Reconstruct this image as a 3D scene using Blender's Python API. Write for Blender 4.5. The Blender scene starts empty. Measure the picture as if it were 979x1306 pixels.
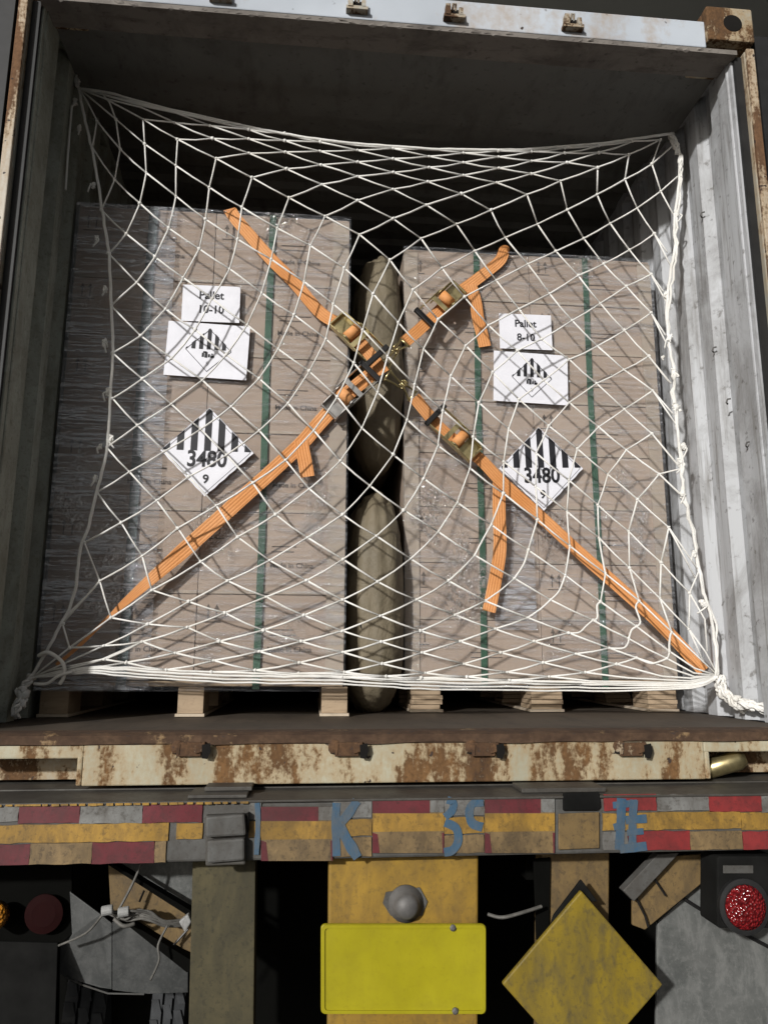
import bpy, bmesh, math, random
from mathutils import Vector, Matrix, noise
random.seed(7)
S = bpy.context.scene
COL = S.collection

# ------------------------------------------------------------------ camera
CW, CH, F = 979.0, 1306.0, 960.0            # frame units used when measuring the photograph
CAM = Vector((-.259, -2.144, .196))
YAW, PIT, ROL = math.radians(5.365), math.radians(10.972), math.radians(.223)
_f = Vector((math.sin(YAW)*math.cos(PIT), math.cos(YAW)*math.cos(PIT), math.sin(PIT)))
_r0 = Vector((math.cos(YAW), -math.sin(YAW), 0)); _u0 = _r0.cross(_f)
_r = math.cos(ROL)*_r0 + math.sin(ROL)*_u0
_u = -math.sin(ROL)*_r0 + math.cos(ROL)*_u0
cd = bpy.data.cameras.new('camera'); cam = bpy.data.objects.new('camera', cd); COL.objects.link(cam)
M = Matrix((_r, _u, -_f)).transposed().to_4x4(); M.translation = CAM
cam.matrix_world = M
cd.sensor_fit = 'VERTICAL'; cd.sensor_height = 36.0; cd.lens = 36.0*F/CH
cd.clip_start = .05; cd.clip_end = 400
S.camera = cam

# ------------------------------------------------------------------ world and sun
SUN_D = Vector((.66, 1.0, -.42)).normalized()       # the way the light travels
w = bpy.data.worlds.new("World"); S.world = w; w.use_nodes = True
nt = w.node_tree; nt.nodes.clear()
sky = nt.nodes.new('ShaderNodeTexSky'); sky.sky_type = 'NISHITA'; sky.sun_disc = False; sky.dust_density = 4
sky.sun_elevation = math.asin(-SUN_D.z); sky.sun_rotation = math.atan2(-SUN_D.x, -SUN_D.y)
hs = nt.nodes.new('ShaderNodeHueSaturation'); hs.inputs['Saturation'].default_value = .35
bg = nt.nodes.new('ShaderNodeBackground'); bg.inputs['Strength'].default_value = .045
wo = nt.nodes.new('ShaderNodeOutputWorld')
nt.links.new(sky.outputs[0], hs.inputs['Color']); nt.links.new(hs.outputs[0], bg.inputs['Color'])
nt.links.new(bg.outputs[0], wo.inputs['Surface'])
sd = bpy.data.lights.new('sun', 'SUN'); sd.energy = 3.6; sd.angle = math.radians(2.2); sd.color = (1, .985, .96)
sun = bpy.data.objects.new('sun', sd); COL.objects.link(sun)
sun.rotation_euler = SUN_D.to_track_quat('-Z', 'Y').to_euler(); sun.location = (-6, -8, 6)
S.view_settings.view_transform = 'Standard'; S.view_settings.look = 'None'
S.view_settings.exposure = 0; S.view_settings.gamma = 1; S.view_settings.use_curve_mapping = False
S.cycles.max_bounces = 8; S.cycles.transparent_max_bounces = 16; S.cycles.use_denoising = True
S.cycles.sample_clamp_indirect = 4

# ------------------------------------------------------------------ measuring helpers
def ray(x, y): return _f + _r*((x-CW/2)/F) - _u*((y-CH/2)/F)
def at(x, y, Y):
    d = ray(x, y); return CAM + d*((Y-CAM.y)/d.y)
def atx(x, y, X):
    d = ray(x, y); return CAM + d*((X-CAM.x)/d.x)

# ------------------------------------------------------------------ mesh helpers
class MB:
    def __init__(s): s.v = []; s.f = []; s.uv = {}
    def add(s, vs, fs):
        o = len(s.v); s.v += [Vector(p) for p in vs]; s.f += [tuple(o+i for i in f) for f in fs]; return o
    def box(s, x0, x1, y0, y1, z0, z1):
        s.add([(x0,y0,z0),(x1,y0,z0),(x1,y1,z0),(x0,y1,z0),(x0,y0,z1),(x1,y0,z1),(x1,y1,z1),(x0,y1,z1)],
              [(0,3,2,1),(4,5,6,7),(0,1,5,4),(1,2,6,5),(2,3,7,6),(3,0,4,7)]); return s
    def obox(s, c, ax, ay, az):
        c, ax, ay, az = Vector(c), Vector(ax), Vector(ay), Vector(az)
        vs = [c+ax*i+ay*j+az*k for k in (-1,1) for i, j in ((-1,-1),(1,-1),(1,1),(-1,1))]
        fs = [(0,3,2,1),(4,5,6,7),(0,1,5,4),(1,2,6,5),(2,3,7,6),(3,0,4,7)]
        if ax.cross(ay).dot(az) < 0: fs = [f[::-1] for f in fs]
        s.add(vs, fs); return s
    def prism(s, pts, ext):
        pts = [Vector(p) for p in pts]; ext = Vector(ext); n = len(pts)
        nrm = Vector((0,0,0))
        for i in range(n): nrm += (pts[i]-pts[0]).cross(pts[(i+1) % n]-pts[0])
        flip = nrm.dot(ext) > 0
        fs = [tuple(range(n)), tuple(range(2*n-1, n-1, -1))] + [(i, i+n, (i+1) % n+n, (i+1) % n) for i in range(n)]
        if flip: fs = [f[::-1] for f in fs]
        s.add(pts+[p+ext for p in pts], fs); return s
    def px(s, poly, Y, t):
        return s.prism([at(x, y, Y) for x, y in poly], (0, t, 0))
    def tube(s, pts, r, n=6, closed=False):
        pts = [Vector(p) for p in pts]; m = len(pts)
        if m < 2: return s
        rr = r if isinstance(r, (list, tuple)) else [r]*m
        o = len(s.v); up = None
        for i, p in enumerate(pts):
            t = (pts[(i+1) % m]-pts[i-1]) if closed else (pts[min(i+1, m-1)]-pts[max(i-1, 0)])
            t = t.normalized() if t.length > 1e-9 else Vector((0,0,1))
            if up is None: up = t.orthogonal().normalized()
            up = up - t*up.dot(t)
            up = up.normalized() if up.length > 1e-6 else t.orthogonal().normalized()
            b = t.cross(up)
            for k in range(n):
                a = 2*math.pi*k/n; s.v.append(p+(up*math.cos(a)+b*math.sin(a))*rr[i])
        for i in range(m if closed else m-1):
            for k in range(n):
                s.f.append((o+i*n+k, o+i*n+(k+1) % n, o+((i+1) % m)*n+(k+1) % n, o+((i+1) % m)*n+k))
        if not closed:
            s.f.append(tuple(o+k for k in range(n-1, -1, -1))); s.f.append(tuple(o+(m-1)*n+k for k in range(n)))
        return s
    def cyl(s, c, axis, r, h, n=20, r2=None):
        a = Vector(axis).normalized(); c = Vector(c)
        return s.tube([c-a*h/2, c+a*h/2], [r, r if r2 is None else r2], n)
    def lathe(s, c, axis, prof, n=24):
        a = Vector(axis).normalized(); u = a.orthogonal().normalized(); b = a.cross(u); c = Vector(c); o = len(s.v)
        for (t, r) in prof:
            for k in range(n):
                q = 2*math.pi*k/n; s.v.append(c+a*t+(u*math.cos(q)+b*math.sin(q))*max(r, 1e-4))
        for i in range(len(prof)-1):
            for k in range(n): s.f.append((o+i*n+k, o+i*n+(k+1) % n, o+(i+1)*n+(k+1) % n, o+(i+1)*n+k))
        s.f.append(tuple(o+k for k in range(n-1, -1, -1))); s.f.append(tuple(o+(len(prof)-1)*n+k for k in range(n)))
        return s
    def blob(s, c, r, sub=1, j=0.0, sc=(1,1,1)):
        bm = bmesh.new(); bmesh.ops.create_icosphere(bm, subdivisions=sub, radius=1)
        c = Vector(c); vs = []
        for v in bm.verts:
            k = r*(1+j*noise.noise(v.co*2.3+c*9)); vs.append(c+Vector((v.co.x*sc[0], v.co.y*sc[1], v.co.z*sc[2]))*k)
        s.add(vs, [tuple(v.index for v in f.verts) for f in bm.faces]); bm.free(); return s
    def ribbon(s, pts, wid, thick=.003, nrm=(0,-1,0)):
        """flat band along pts, uv: u metres along, v across"""
        pts = [Vector(p) for p in pts]; m = len(pts); nrm = Vector(nrm)
        wd = wid if isinstance(wid, (list, tuple)) else [wid]*m
        u = 0; rows = []; o = len(s.v)
        for i, p in enumerate(pts):
            t = (pts[min(i+1, m-1)]-pts[max(i-1, 0)]).normalized()
            if i: u += (p-pts[i-1]).length
            ww = t.cross(nrm)
            ww = ww.normalized() if ww.length > .2 else rows[-1] if rows else Vector((1,0,0))
            rows.append(ww); nn = ww.cross(t).normalized()
            for k in (-1, 1):
                s.v.append(p+ww*k*wd[i]/2+nn*thick/2)
            for k in (-1, 1):
                s.v.append(p+ww*k*wd[i]/2-nn*thick/2)
            s.uv[i] = u
        us = [s.uv[i] for i in range(m)]
        uvf = getattr(s, 'uvf', {}); s.uvf = uvf
        for i in range(m-1):
            a, b = o+i*4, o+i*4+4
            for f, v in (((a, b, b+1, a+1), (0,0,1,1)), ((a+2, a+3, b+3, b+2), (0,1,1,0)), ((a, a+2, b+2, b), (0,0,0,0)), ((a+1, b+1, b+3, a+3), (1,1,1,1))):
                uvf[len(s.f)] = [(us[(q-o)//4], v[k]) for k, q in enumerate(f)]
                s.f.append(f)
        s.f.append((o, o+1, o+3, o+2)); e = o+(m-1)*4; s.f.append((e, e+2, e+3, e+1)); return s
    def build(s, name, mat, root=None, bevel=0, smooth=False, fix=False):
        me = bpy.data.meshes.new(name)
        if root is not None: base = wpos(root)
        else:
            xs = [v.x for v in s.v]; ys = [v.y for v in s.v]; zs = [v.z for v in s.v]
            base = Vector(((min(xs)+max(xs))/2, (min(ys)+max(ys))/2, min(zs)))
        me.from_pydata([v-base for v in s.v], [], s.f); me.update()
        if hasattr(s, 'uvf'):
            ul = me.uv_layers.new(name='UVMap')
            for fi, uvs in s.uvf.items():
                for li, q in zip(me.polygons[fi].loop_indices, uvs): ul.data[li].uv = q
        if fix:
            bm = bmesh.new(); bm.from_mesh(me); bmesh.ops.recalc_face_normals(bm, faces=bm.faces); bm.to_mesh(me); bm.free()
        o = bpy.data.objects.new(name, me); COL.objects.link(o); me.materials.append(mat)
        if smooth: me.polygons.foreach_set('use_smooth', [True]*len(me.polygons))
        if root is not None: o.parent = root; POS[o.name] = base
        else: o.location = base; POS[o.name] = base
        if bevel:
            b = o.modifiers.new('edge', 'BEVEL'); b.width = bevel; b.segments = 2; b.limit_method = 'ANGLE'; b.angle_limit = .6
        return o
POS = {}
def wpos(o): return POS[o.name]
def tag(o, label=None, cat=None, group=None, kind=None):
    if label: o['label'] = label
    if cat: o['category'] = cat
    if group: o['group'] = group
    if kind: o['kind'] = kind
    return o
def thing(name, label, cat, loc, group=None):
    o = bpy.data.objects.new(name, None); COL.objects.link(o); o.location = loc; POS[o.name] = Vector(loc); o.empty_display_size = .1
    return tag(o, label, cat, group)
def smoothpath(pts, k=6):
    pts = [Vector(p) for p in pts]; out = []
    for i in range(len(pts)-1):
        p0, p1, p2, p3 = pts[max(i-1, 0)], pts[i], pts[i+1], pts[min(i+2, len(pts)-1)]
        for j in range(k):
            t = j/k
            out.append(.5*((2*p1)+(p2-p0)*t+(2*p0-5*p1+4*p2-p3)*t*t+(3*p1-p0-3*p2+p3)*t**3))
    out.append(pts[-1]); return out
def text_mesh(txt, size, bold=0.0, space=1.0):
    cu = bpy.data.curves.new('lettering', 'FONT'); cu.body = txt; cu.size = size; cu.align_x = 'CENTER'; cu.align_y = 'CENTER'
    cu.offset = bold; cu.space_character = space; cu.resolution_u = 3
    ob = bpy.data.objects.new('lettering_tmp', cu); COL.objects.link(ob)
    dg = bpy.context.evaluated_depsgraph_get(); me = bpy.data.meshes.new_from_object(ob.evaluated_get(dg))
    vs = [v.co.copy() for v in me.vertices]; fs = [tuple(p.vertices) for p in me.polygons]
    bpy.data.objects.remove(ob); bpy.data.curves.remove(cu); bpy.data.meshes.remove(me)
    return vs, fs
def add_text(mb, txt, size, o, ex, ez, n, bold=0.0, sx=1.0, space=1.0):
    vs, fs = text_mesh(txt, size, bold, space)
    mb.add([Vector(o)+Vector(ex)*(v.x*sx)+Vector(ez)*v.y+Vector(n) for v in vs], fs)

# ------------------------------------------------------------------ material helpers
class N:
    def __init__(s, name):
        s.m = bpy.data.materials.new(name); s.m.use_nodes = True; s.t = s.m.node_tree; s.n = s.t.nodes; s.l = s.t.links
        s.b = s.n['Principled BSDF']; s.tc = s.n.new('ShaderNodeTexCoord')
    def map(s, scale=(1,1,1), src='Object', rnd=False):
        mp = s.n.new('ShaderNodeMapping'); mp.inputs['Scale'].default_value = scale; s.l.new(s.tc.outputs[src], mp.inputs['Vector'])
        if rnd:
            oi = s.n.new('ShaderNodeObjectInfo'); mu = s.n.new('ShaderNodeMath'); mu.operation = 'MULTIPLY'; mu.inputs[1].default_value = 37
            s.l.new(oi.outputs['Random'], mu.inputs[0]); s.l.new(mu.outputs[0], mp.inputs['Location'])
        return mp.outputs[0]
    def noise(s, scale, detail=5, rough=.55, stretch=(1,1,1), rnd=False, dist=0, src='Object'):
        t = s.n.new('ShaderNodeTexNoise'); t.inputs['Scale'].default_value = scale; t.inputs['Detail'].default_value = detail
        t.inputs['Roughness'].default_value = rough; t.inputs['Distortion'].default_value = dist
        s.l.new(s.map(stretch, rnd=rnd, src=src), t.inputs['Vector']); return t.outputs[0]
    def ramp(s, fac, a, b, c0=0, c1=1):
        r = s.n.new('ShaderNodeMapRange'); r.inputs['From Min'].default_value = a; r.inputs['From Max'].default_value = b
        r.inputs['To Min'].default_value = c0; r.inputs['To Max'].default_value = c1
        s.l.new(fac, r.inputs['Value']); return r.outputs[0]
    def val(s, x, sock):
        if hasattr(x, 'links') or isinstance(x, bpy.types.NodeSocket): s.l.new(x, sock)
        elif isinstance(x, (tuple, list)): sock.default_value = (*x, 1) if len(x) == 3 else x
        else: sock.default_value = x
    def mix(s, fac, a, b, mode='MIX'):
        m = s.n.new('ShaderNodeMix'); m.data_type = 'RGBA'; m.blend_type = mode
        s.val(fac, m.inputs[0]); s.val(a, m.inputs[6]); s.val(b, m.inputs[7]); return m.outputs[2]
    def math(s, op, a, b=0.0):
        m = s.n.new('ShaderNodeMath'); m.operation = op; s.val(a, m.inputs[0]); s.val(b, m.inputs[1]); return m.outputs[0]
    def bump(s, h, strength=.3, dist=.01):
        b = s.n.new('ShaderNodeBump'); b.inputs['Strength'].default_value = strength; b.inputs['Distance'].default_value = dist
        s.l.new(h, b.inputs['Height']); s.l.new(b.outputs[0], s.b.inputs['Normal']); return b
    def sep(s, src='Object'):
        x = s.n.new('ShaderNodeSeparateXYZ'); s.l.new(s.tc.outputs[src], x.inputs[0]); return x.outputs
    def set(s, col=None, rough=None, metal=None, spec=None):
        if col is not None: s.val(col, s.b.inputs['Base Color'])
        if rough is not None: s.val(rough, s.b.inputs['Roughness'])
        if metal is not None: s.val(metal, s.b.inputs['Metallic'])
        if spec is not None: s.val(spec, s.b.inputs['Specular IOR Level'])
        return s.m
def mul(c, k): return tuple(x*k for x in c)
def worn(name, col, dirt=(.05,.045,.035), amt=.5, rough=.6, scale=5, stretch=(1,1,.35), bump=.15, fine=40, grime=0):
    """painted or plain surface with broad dirt, streaks and fine speckle"""
    n = N(name)
    a = n.noise(scale, 6, .6, stretch); b = n.noise(scale*4.5, 5, .65, stretch); c = n.noise(fine, 4, .6)
    base = n.mix(n.ramp(a, .3, .75), mul(col, .82), mul(col, 1.1))
    base = n.mix(n.ramp(b, .52, .78, 0, amt), base, dirt)
    e = n.noise(scale*.9, 7, .7, (1,1,.8), dist=.5); base = n.mix(n.ramp(e, .5, .68, 0, amt*.75), base, n.mix(.45, dirt, mul(col, .5)))
    base = n.mix(n.ramp(c, .6, .72, 0, amt*.7), base, mul(dirt, .7))
    if grime:
        g1 = n.noise(4.3, 8, .72, (1,1,.7), dist=.8); g2 = n.noise(19, 7, .72, (1,1,.45), dist=.4); g3 = n.noise(85, 4, .7)
        base = n.mix(n.ramp(g1, .42, .66, 0, grime), base, n.mix(.35, dirt, mul(col, .4)))
        base = n.mix(n.ramp(g2, .47, .66, 0, grime), base, n.mix(.25, mul(dirt, 1.2), mul(col, .5)))
        base = n.mix(n.ramp(g3, .56, .62, 0, grime*.6), base, mul(dirt, .8))
    n.bump(n.math('ADD', b, n.math('MULTIPLY', c, .4)), bump, .004)
    return n.set(base, n.ramp(a, .3, .7, rough-.1, rough+.12), 0, .35)
def rusty(name, paint, amount=.5, scale=4, drip=.3, rust=(.22,.085,.028), dark=(.045,.026,.017), rough=.7, top=None):
    """chipped paint over rust: amount is about the share gone to rust; top = (z0, z1) object heights between which rust takes over"""
    n = N(name)
    a = n.noise(scale, 8, .62, (1,1,drip)); b = n.noise(scale*3.2, 7, .66, (1,1,drip*1.4)); c = n.noise(scale*11, 5, .6)
    d = n.noise(scale*.6, 3, .5)
    m = n.math('ADD', n.math('MULTIPLY', a, .55), n.math('ADD', n.math('MULTIPLY', b, .3), n.math('MULTIPLY', c, .15)))
    if top:
        z = n.sep()[2]; m = n.math('ADD', m, n.ramp(z, top[0], top[1], 0, .3))
    th = .66-.32*amount
    rc = n.mix(n.ramp(b, .35, .65), dark, rust); rc = n.mix(n.ramp(c, .45, .7), rc, mul(rust, .55))
    stain = n.mix(n.ramp(d, .35, .65), mul(paint, 1.05), mul(paint, .8))
    stain = n.mix(n.ramp(m, th-.1, th, 0, .6), stain, (.33,.205,.085))
    spots = n.ramp(n.noise(scale*6, 2, .5), .68, .71)
    col = n.mix(n.ramp(m, th-.012, th+.03), stain, rc)
    col = n.mix(spots, col, (.05,.035,.028))
    n.bump(n.math('ADD', n.math('MULTIPLY', n.ramp(m, th-.02, th+.02), -1.0), n.math('MULTIPLY', c, .6)), .35, .004)
    return n.set(col, n.ramp(m, th-.03, th+.03, rough-.2, .9), 0, .3)
def flat(name, col, rough=.5, metal=0, spec=.4, var=.12, scale=20, bump=0):
    n = N(name); a = n.noise(scale, 4, .6)
    c = n.mix(n.ramp(a, .3, .7), mul(col, 1-var), mul(col, 1+var))
    if bump: n.bump(a, bump, .003)
    return n.set(c, rough, metal, spec)

MT = {}
MT['post'] = rusty('post_paint', (.36,.37,.33), .3, 3, .18, (.15,.075,.035))
MT['post_edge'] = rusty('post_edge_paint', (.52,.47,.39), .34, 7, .12, (.17,.09,.045))
MT['header'] = rusty('header_paint', (.48,.52,.57), .12, 3, .35, (.17,.09,.045))
MT['casting'] = rusty('casting_rust', (.42,.38,.29), .5, 10, .5, (.15,.08,.035))
MT['sill'] = rusty('sill_rust', (.43,.405,.30), .46, 7.5, .28, (.19,.10,.04))
MT['sill_lip'] = rusty('sill_lip_rust', (.17,.13,.095), .8, 7, 1, rust=(.10,.06,.036))
MT['wall'] = worn('white_wall_paint', (.43,.44,.455), (.10,.088,.07), .95, .55, 3.4, (1,3.5,.16), .15, 30)
MT['wall_shaded'] = worn('shaded_wall_paint', (.36,.38,.33), (.10,.085,.05), .7, .6, 3, (1,1,.2), .12, 45, grime=0.4)  # darker greenish copy of the wall paint carries the left side's shade
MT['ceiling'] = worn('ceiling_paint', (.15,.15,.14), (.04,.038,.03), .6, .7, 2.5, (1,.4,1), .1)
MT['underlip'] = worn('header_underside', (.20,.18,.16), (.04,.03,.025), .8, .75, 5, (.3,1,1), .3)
MT['floor'] = worn('plywood_floor', (.075,.058,.042), (.02,.017,.014), .7, .7, 4, (1,.2,1), .2)
MT['rubber'] = flat('black_rubber', (.014,.014,.014), .6, 0, .4, .3)
MT['steel'] = flat('dull_steel', (.12,.115,.11), .6, .3, .5, .3, 30)
MT['keeper'] = rusty('keeper_rust', (.42,.42,.38), .5, 11, .6, (.13,.07,.035))
MT['keeper_sill'] = rusty('sill_keeper_rust', (.36,.35,.3), .75, 12, .6, (.13,.07,.035))
MT['hole'] = flat('dark_recess', (.012,.011,.010), .9, 0, .1)
MT['asphalt'] = worn('asphalt', (.05,.05,.048), (.02,.02,.02), .6, .85, .8, (1,1,1), .3)
MT['canopy'] = flat('canopy_paint', (.62,.61,.56), .8, 0, .2, .05, 1)
MT['paper'] = flat('white_paper', (.74,.74,.79), .45, 0, .4, .05, 14, .25)
MT['ink'] = flat('black_ink', (.018,.018,.022), .5, 0, .3)
MT['ink_grey'] = flat('grey_ink', (.30,.30,.32), .5, 0, .3)
MT['print'] = flat('carton_print', (.11,.09,.075), .8, 0, .2, .3, 60)
MT['black_steel'] = flat('black_steel', (.012,.011,.011), .4, .2, .5)
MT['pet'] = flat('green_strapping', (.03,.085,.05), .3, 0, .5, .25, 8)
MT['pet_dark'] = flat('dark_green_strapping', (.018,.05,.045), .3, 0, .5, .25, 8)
MT['wood'] = worn('pallet_wood', (.40,.30,.20), (.15,.10,.06), .5, .75, 7, (.3,.3,2.5), .3, 60)
MT['wood_light'] = worn('pale_runner_wood', (.55,.46,.35), (.2,.15,.1), .4, .75, 9, (1,.3,1), .2)
MT['brown_trim'] = worn('edge_board', (.40,.335,.27), (.2,.15,.11), .3, .7, 6, (1,1,.2), .1)

def carton_mat():
    n = N('brown_carton'); oi = n.n.new('ShaderNodeObjectInfo')
    a = n.noise(3, 4, .55, (1,1,1), True); b = n.noise(60, 4, .6, (3,1,.3), True)
    c = n.mix(n.ramp(oi.outputs['Random'], 0, 1), (.35,.272,.215), (.40,.322,.262))
    c = n.mix(n.ramp(a, .3, .7, 0, .5), c, (.30,.235,.185)); c = n.mix(n.ramp(b, .4, .75, 0, .25), c, (.26,.195,.15))
    n.bump(n.math('ADD', n.math('MULTIPLY', a, 6.0), n.math('MULTIPLY', b, .6)), .16, .006); return n.set(c, .72, 0, .28)
MT['carton'] = carton_mat()
def film_mat(name, veil, folds, glint, scale):
    """clear stretch film: see-through, with stretched folds that turn milky and glossy, and crinkled patches that glint"""
    n = N(name); L = n.l
    t = n.n.new('ShaderNodeBsdfTransparent'); t.inputs[0].default_value = (.97,.97,.97,1)
    big = n.noise(2.2, 4, .6, (.8,1,1)); lines = n.noise(scale, 6, .7, (.13,1,4.2), dist=.8); fine = n.noise(scale*3.5, 4, .65, (.45,1,3.2), dist=.8)
    crink = n.noise(95, 4, .6, (1,1,.8), dist=1.0)
    bp = n.n.new('ShaderNodeBump'); bp.inputs['Strength'].default_value = 1; bp.inputs['Distance'].default_value = .016
    L.new(n.math('ADD', lines, n.math('MULTIPLY', fine, .8)), bp.inputs['Height'])
    b2 = n.n.new('ShaderNodeBump'); b2.inputs['Strength'].default_value = 1; b2.inputs['Distance'].default_value = .012
    L.new(n.math('ADD', crink, n.math('MULTIPLY', lines, .3)), b2.inputs['Height'])
    def glossy(r, c, b):
        g = n.n.new('ShaderNodeBsdfGlossy'); g.inputs['Roughness'].default_value = r; g.inputs['Color'].default_value = (*c, 1); L.new(b.outputs[0], g.inputs['Normal']); return g.outputs[0]
    def mixs(f, a, b):
        m = n.n.new('ShaderNodeMixShader'); n.val(f, m.inputs[0]); L.new(a, m.inputs[1]); L.new(b, m.inputs[2]); return m.outputs[0]
    d = n.n.new('ShaderNodeBsdfDiffuse'); d.inputs['Color'].default_value = (.80,.82,.88,1)
    gs = glossy(.10, (.88,.93,1), bp); g2 = glossy(.07, (1,1,1), b2)
    m = mixs(n.ramp(big, .3, .7, veil*.3, veil), t.outputs[0], mixs(.5, gs, d.outputs[0]))
    st = n.math('MULTIPLY', n.ramp(n.math('ADD', n.math('MULTIPLY', lines, .6), n.math('MULTIPLY', fine, .4)), .50, .555), n.ramp(big, .34, .56, folds*.3, folds))
    m = mixs(st, m, mixs(.30, gs, d.outputs[0]) if folds < .9 else mixs(.25, gs, d.outputs[0]))
    gl = n.math('MULTIPLY', n.ramp(n.noise(3.1, 3, .55, (1.4,1,.9)), .57, .68, 0, glint), n.ramp(crink, .45, .6))
    m = mixs(gl, m, g2)
    L.new(m, n.n['Material Output'].inputs['Surface']); return n.m
MT['film'] = film_mat('clear_stretch_film', .08, .30, .9, 10)
MT['film_thick'] = film_mat('gathered_stretch_film', .22, 1.0, .0, 14)
def webbing_mat():
    n = N('orange_webbing'); uv = n.tc.outputs['UV']
    sp = n.n.new('ShaderNodeSeparateXYZ'); n.l.new(uv, sp.inputs[0]); v = sp.outputs[1]; u = sp.outputs[0]
    st = n.math('SINE', n.math('MULTIPLY', v, 31.4)); wv = n.math('SINE', n.math('MULTIPLY', u, 1500))
    a = n.noise(7, 5, .6); b = n.noise(120, 3, .6)
    c = n.mix(n.ramp(a, .3, .75), (.60,.25,.075), (.74,.36,.15)); c = n.mix(n.ramp(st, .35, 1, 0, .55), c, (.42,.13,.03))
    c = n.mix(n.ramp(b, .5, .8, 0, .4), c, (.40,.15,.05))
    n.bump(n.math('ADD', st, n.math('MULTIPLY', wv, .3)), .3, .002); return n.set(c, .65, 0, .3)
MT['webbing'] = webbing_mat()
MT['zinc'] = flat('yellow_zinc', (.50,.42,.22), .32, .9, .5, .35, 25, .1)
MT['zinc_grey'] = flat('grey_zinc', (.45,.44,.42), .35, .9, .5, .3, 25, .1)
def rope_mat():
    n = N('white_net_cord'); a = n.noise(9, 4, .6); b = n.noise(220, 2, .5)
    c = n.mix(n.ramp(a, .35, .75), (.80,.79,.76), (.66,.635,.58)); n.bump(b, .5, .003); return n.set(c, .8, 0, .2)
MT['rope'] = rope_mat()
def kraft_mat():
    n = N('kraft_airbag'); a = n.noise(5, 6, .6, (1.5,1,.5), dist=.7); b = n.noise(16, 6, .6)
    c = n.mix(n.ramp(a, .3, .7), (.20,.165,.11), (.125,.105,.07)); n.bump(n.math('ADD', a, n.math('MULTIPLY', b, .4)), .6, .03)
    return n.set(c, .6, 0, .35)
MT['kraft'] = kraft_mat()
MT['bumper'] = worn('grey_bumper_paint', (.105,.105,.10), (.055,.048,.04), .85, .6, 4, (1,1,.6), .2, grime=0.7)  # trailer base colours darkened for the weaker light low down, besides dirt
MT['bumper_top'] = worn('bumper_top_steel', (.085,.08,.07), (.04,.035,.03), .6, .55, 5, (.3,1,1), .25, grime=0.8)
MT['red'] = worn('red_reflective', (.15,.030,.037), (.07,.03,.03), .85, .4, 6, (1,1,1), .1, 70, grime=0.7)
MT['red_bright'] = worn('bright_red_reflective', (.27,.036,.036), (.1,.03,.03), .85, .35, 6, (1,1,1), .1, 70, grime=0.5)
MT['white_tape'] = worn('grey_white_reflective', (.22,.22,.21), (.07,.06,.05), .85, .45, 9, (.5,1,1), .15, 60, grime=0.8)
MT['yellow_tape'] = worn('yellow_paint_band', (.38,.22,.04), (.09,.06,.03), .85, .5, 6, (1,1,.5), .15, 60, grime=0.65)
MT['tan_tape'] = worn('tan_faded_band', (.25,.17,.08), (.06,.045,.03), .85, .5, 5, (1,1,.5), .15, 60, grime=0.75)
MT['blue_paint'] = worn('blue_brush_paint', (.028,.095,.175), (.12,.12,.11), .7, .6, 14, (1,1,.5), .2, 90, grime=0.45)
MT['yellow_panel'] = worn('yellow_chassis_paint', (.34,.205,.03), (.09,.06,.03), .55, .55, 5, (1,1,.35), .2, grime=0.45)
MT['plate'] = worn('blank_yellow_plate', (.37,.325,.012), (.16,.12,.02), .22, .4, 3, (1,1,1), .05, 80, grime=0.12)
MT['diamond'] = worn('scuffed_yellow_sign', (.25,.175,.015), (.06,.052,.035), .9, .6, 5, (1,1,.5), .3, 34, grime=0.5)
MT['shaded_yellow'] = worn('shaded_dirty_post', (.095,.08,.04), (.035,.032,.02), .75, .7, 3, (1,1,.25), .2, grime=0.75)  # the yellow post's shade is put into this olive colour, besides dirt
MT['dim_dirty_yellow'] = worn('dim_dirty_yellow_brace', (.19,.125,.05), (.06,.045,.03), .6, .6, 6, (1,1,.6), .2, grime=0.75)
MT['mudguard'] = worn('grey_mudguard', (0.086,0.090,0.086), (.22,.22,.21), .35, .45, 7, (.4,1,1), .35, 60, grime=0.6)
MT['mudguard_dark'] = flat('dark_mudguard', (.010,.010,.0095), .9, 0, .08, .4, 9)
MT['guard'] = worn('wheel_guard_paint', (.06,.063,.062), (.16,.16,.155), .3, .45, 6, (.6,1,1), .3, 60, grime=0.5)
MT['chassis'] = flat('shade_black_chassis', (.0035,.0035,.003), .9, 0, .05)  # near-black stands in for the shade under the trailer
MT['tyre'] = flat('tyre_rubber', (.03,.032,.034), .7, 0, .3, .3, 30)
def lens(name, col):
    n = N(name); v = n.n.new('ShaderNodeTexVoronoi'); v.inputs['Scale'].default_value = 140; n.l.new(n.map(), v.inputs['Vector'])
    n.bump(v.outputs['Distance'], .8, .006); return n.set(n.mix(n.ramp(v.outputs['Distance'], .2, .7), mul(col, 1.3), mul(col, .5)), .15, 0, .6)
MT['red_lens'] = lens('red_lens', (.17,.008,.010)); MT['red_lens_dark'] = flat('shaded_red_lens', (.014,.003,.003), .8, 0, .08)  # second lens is darkened to carry the shade at lower left
MT['amber_lens'] = lens('amber_lens', (.5,.2,.02))
MT['cable'] = flat('grey_cable', (.11,.105,.095), .6, 0, .3, .3, 40); MT['plastic'] = worn('white_connector', (.30,.30,.29), (.06,.055,.05), .7, .6, 20)

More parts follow.
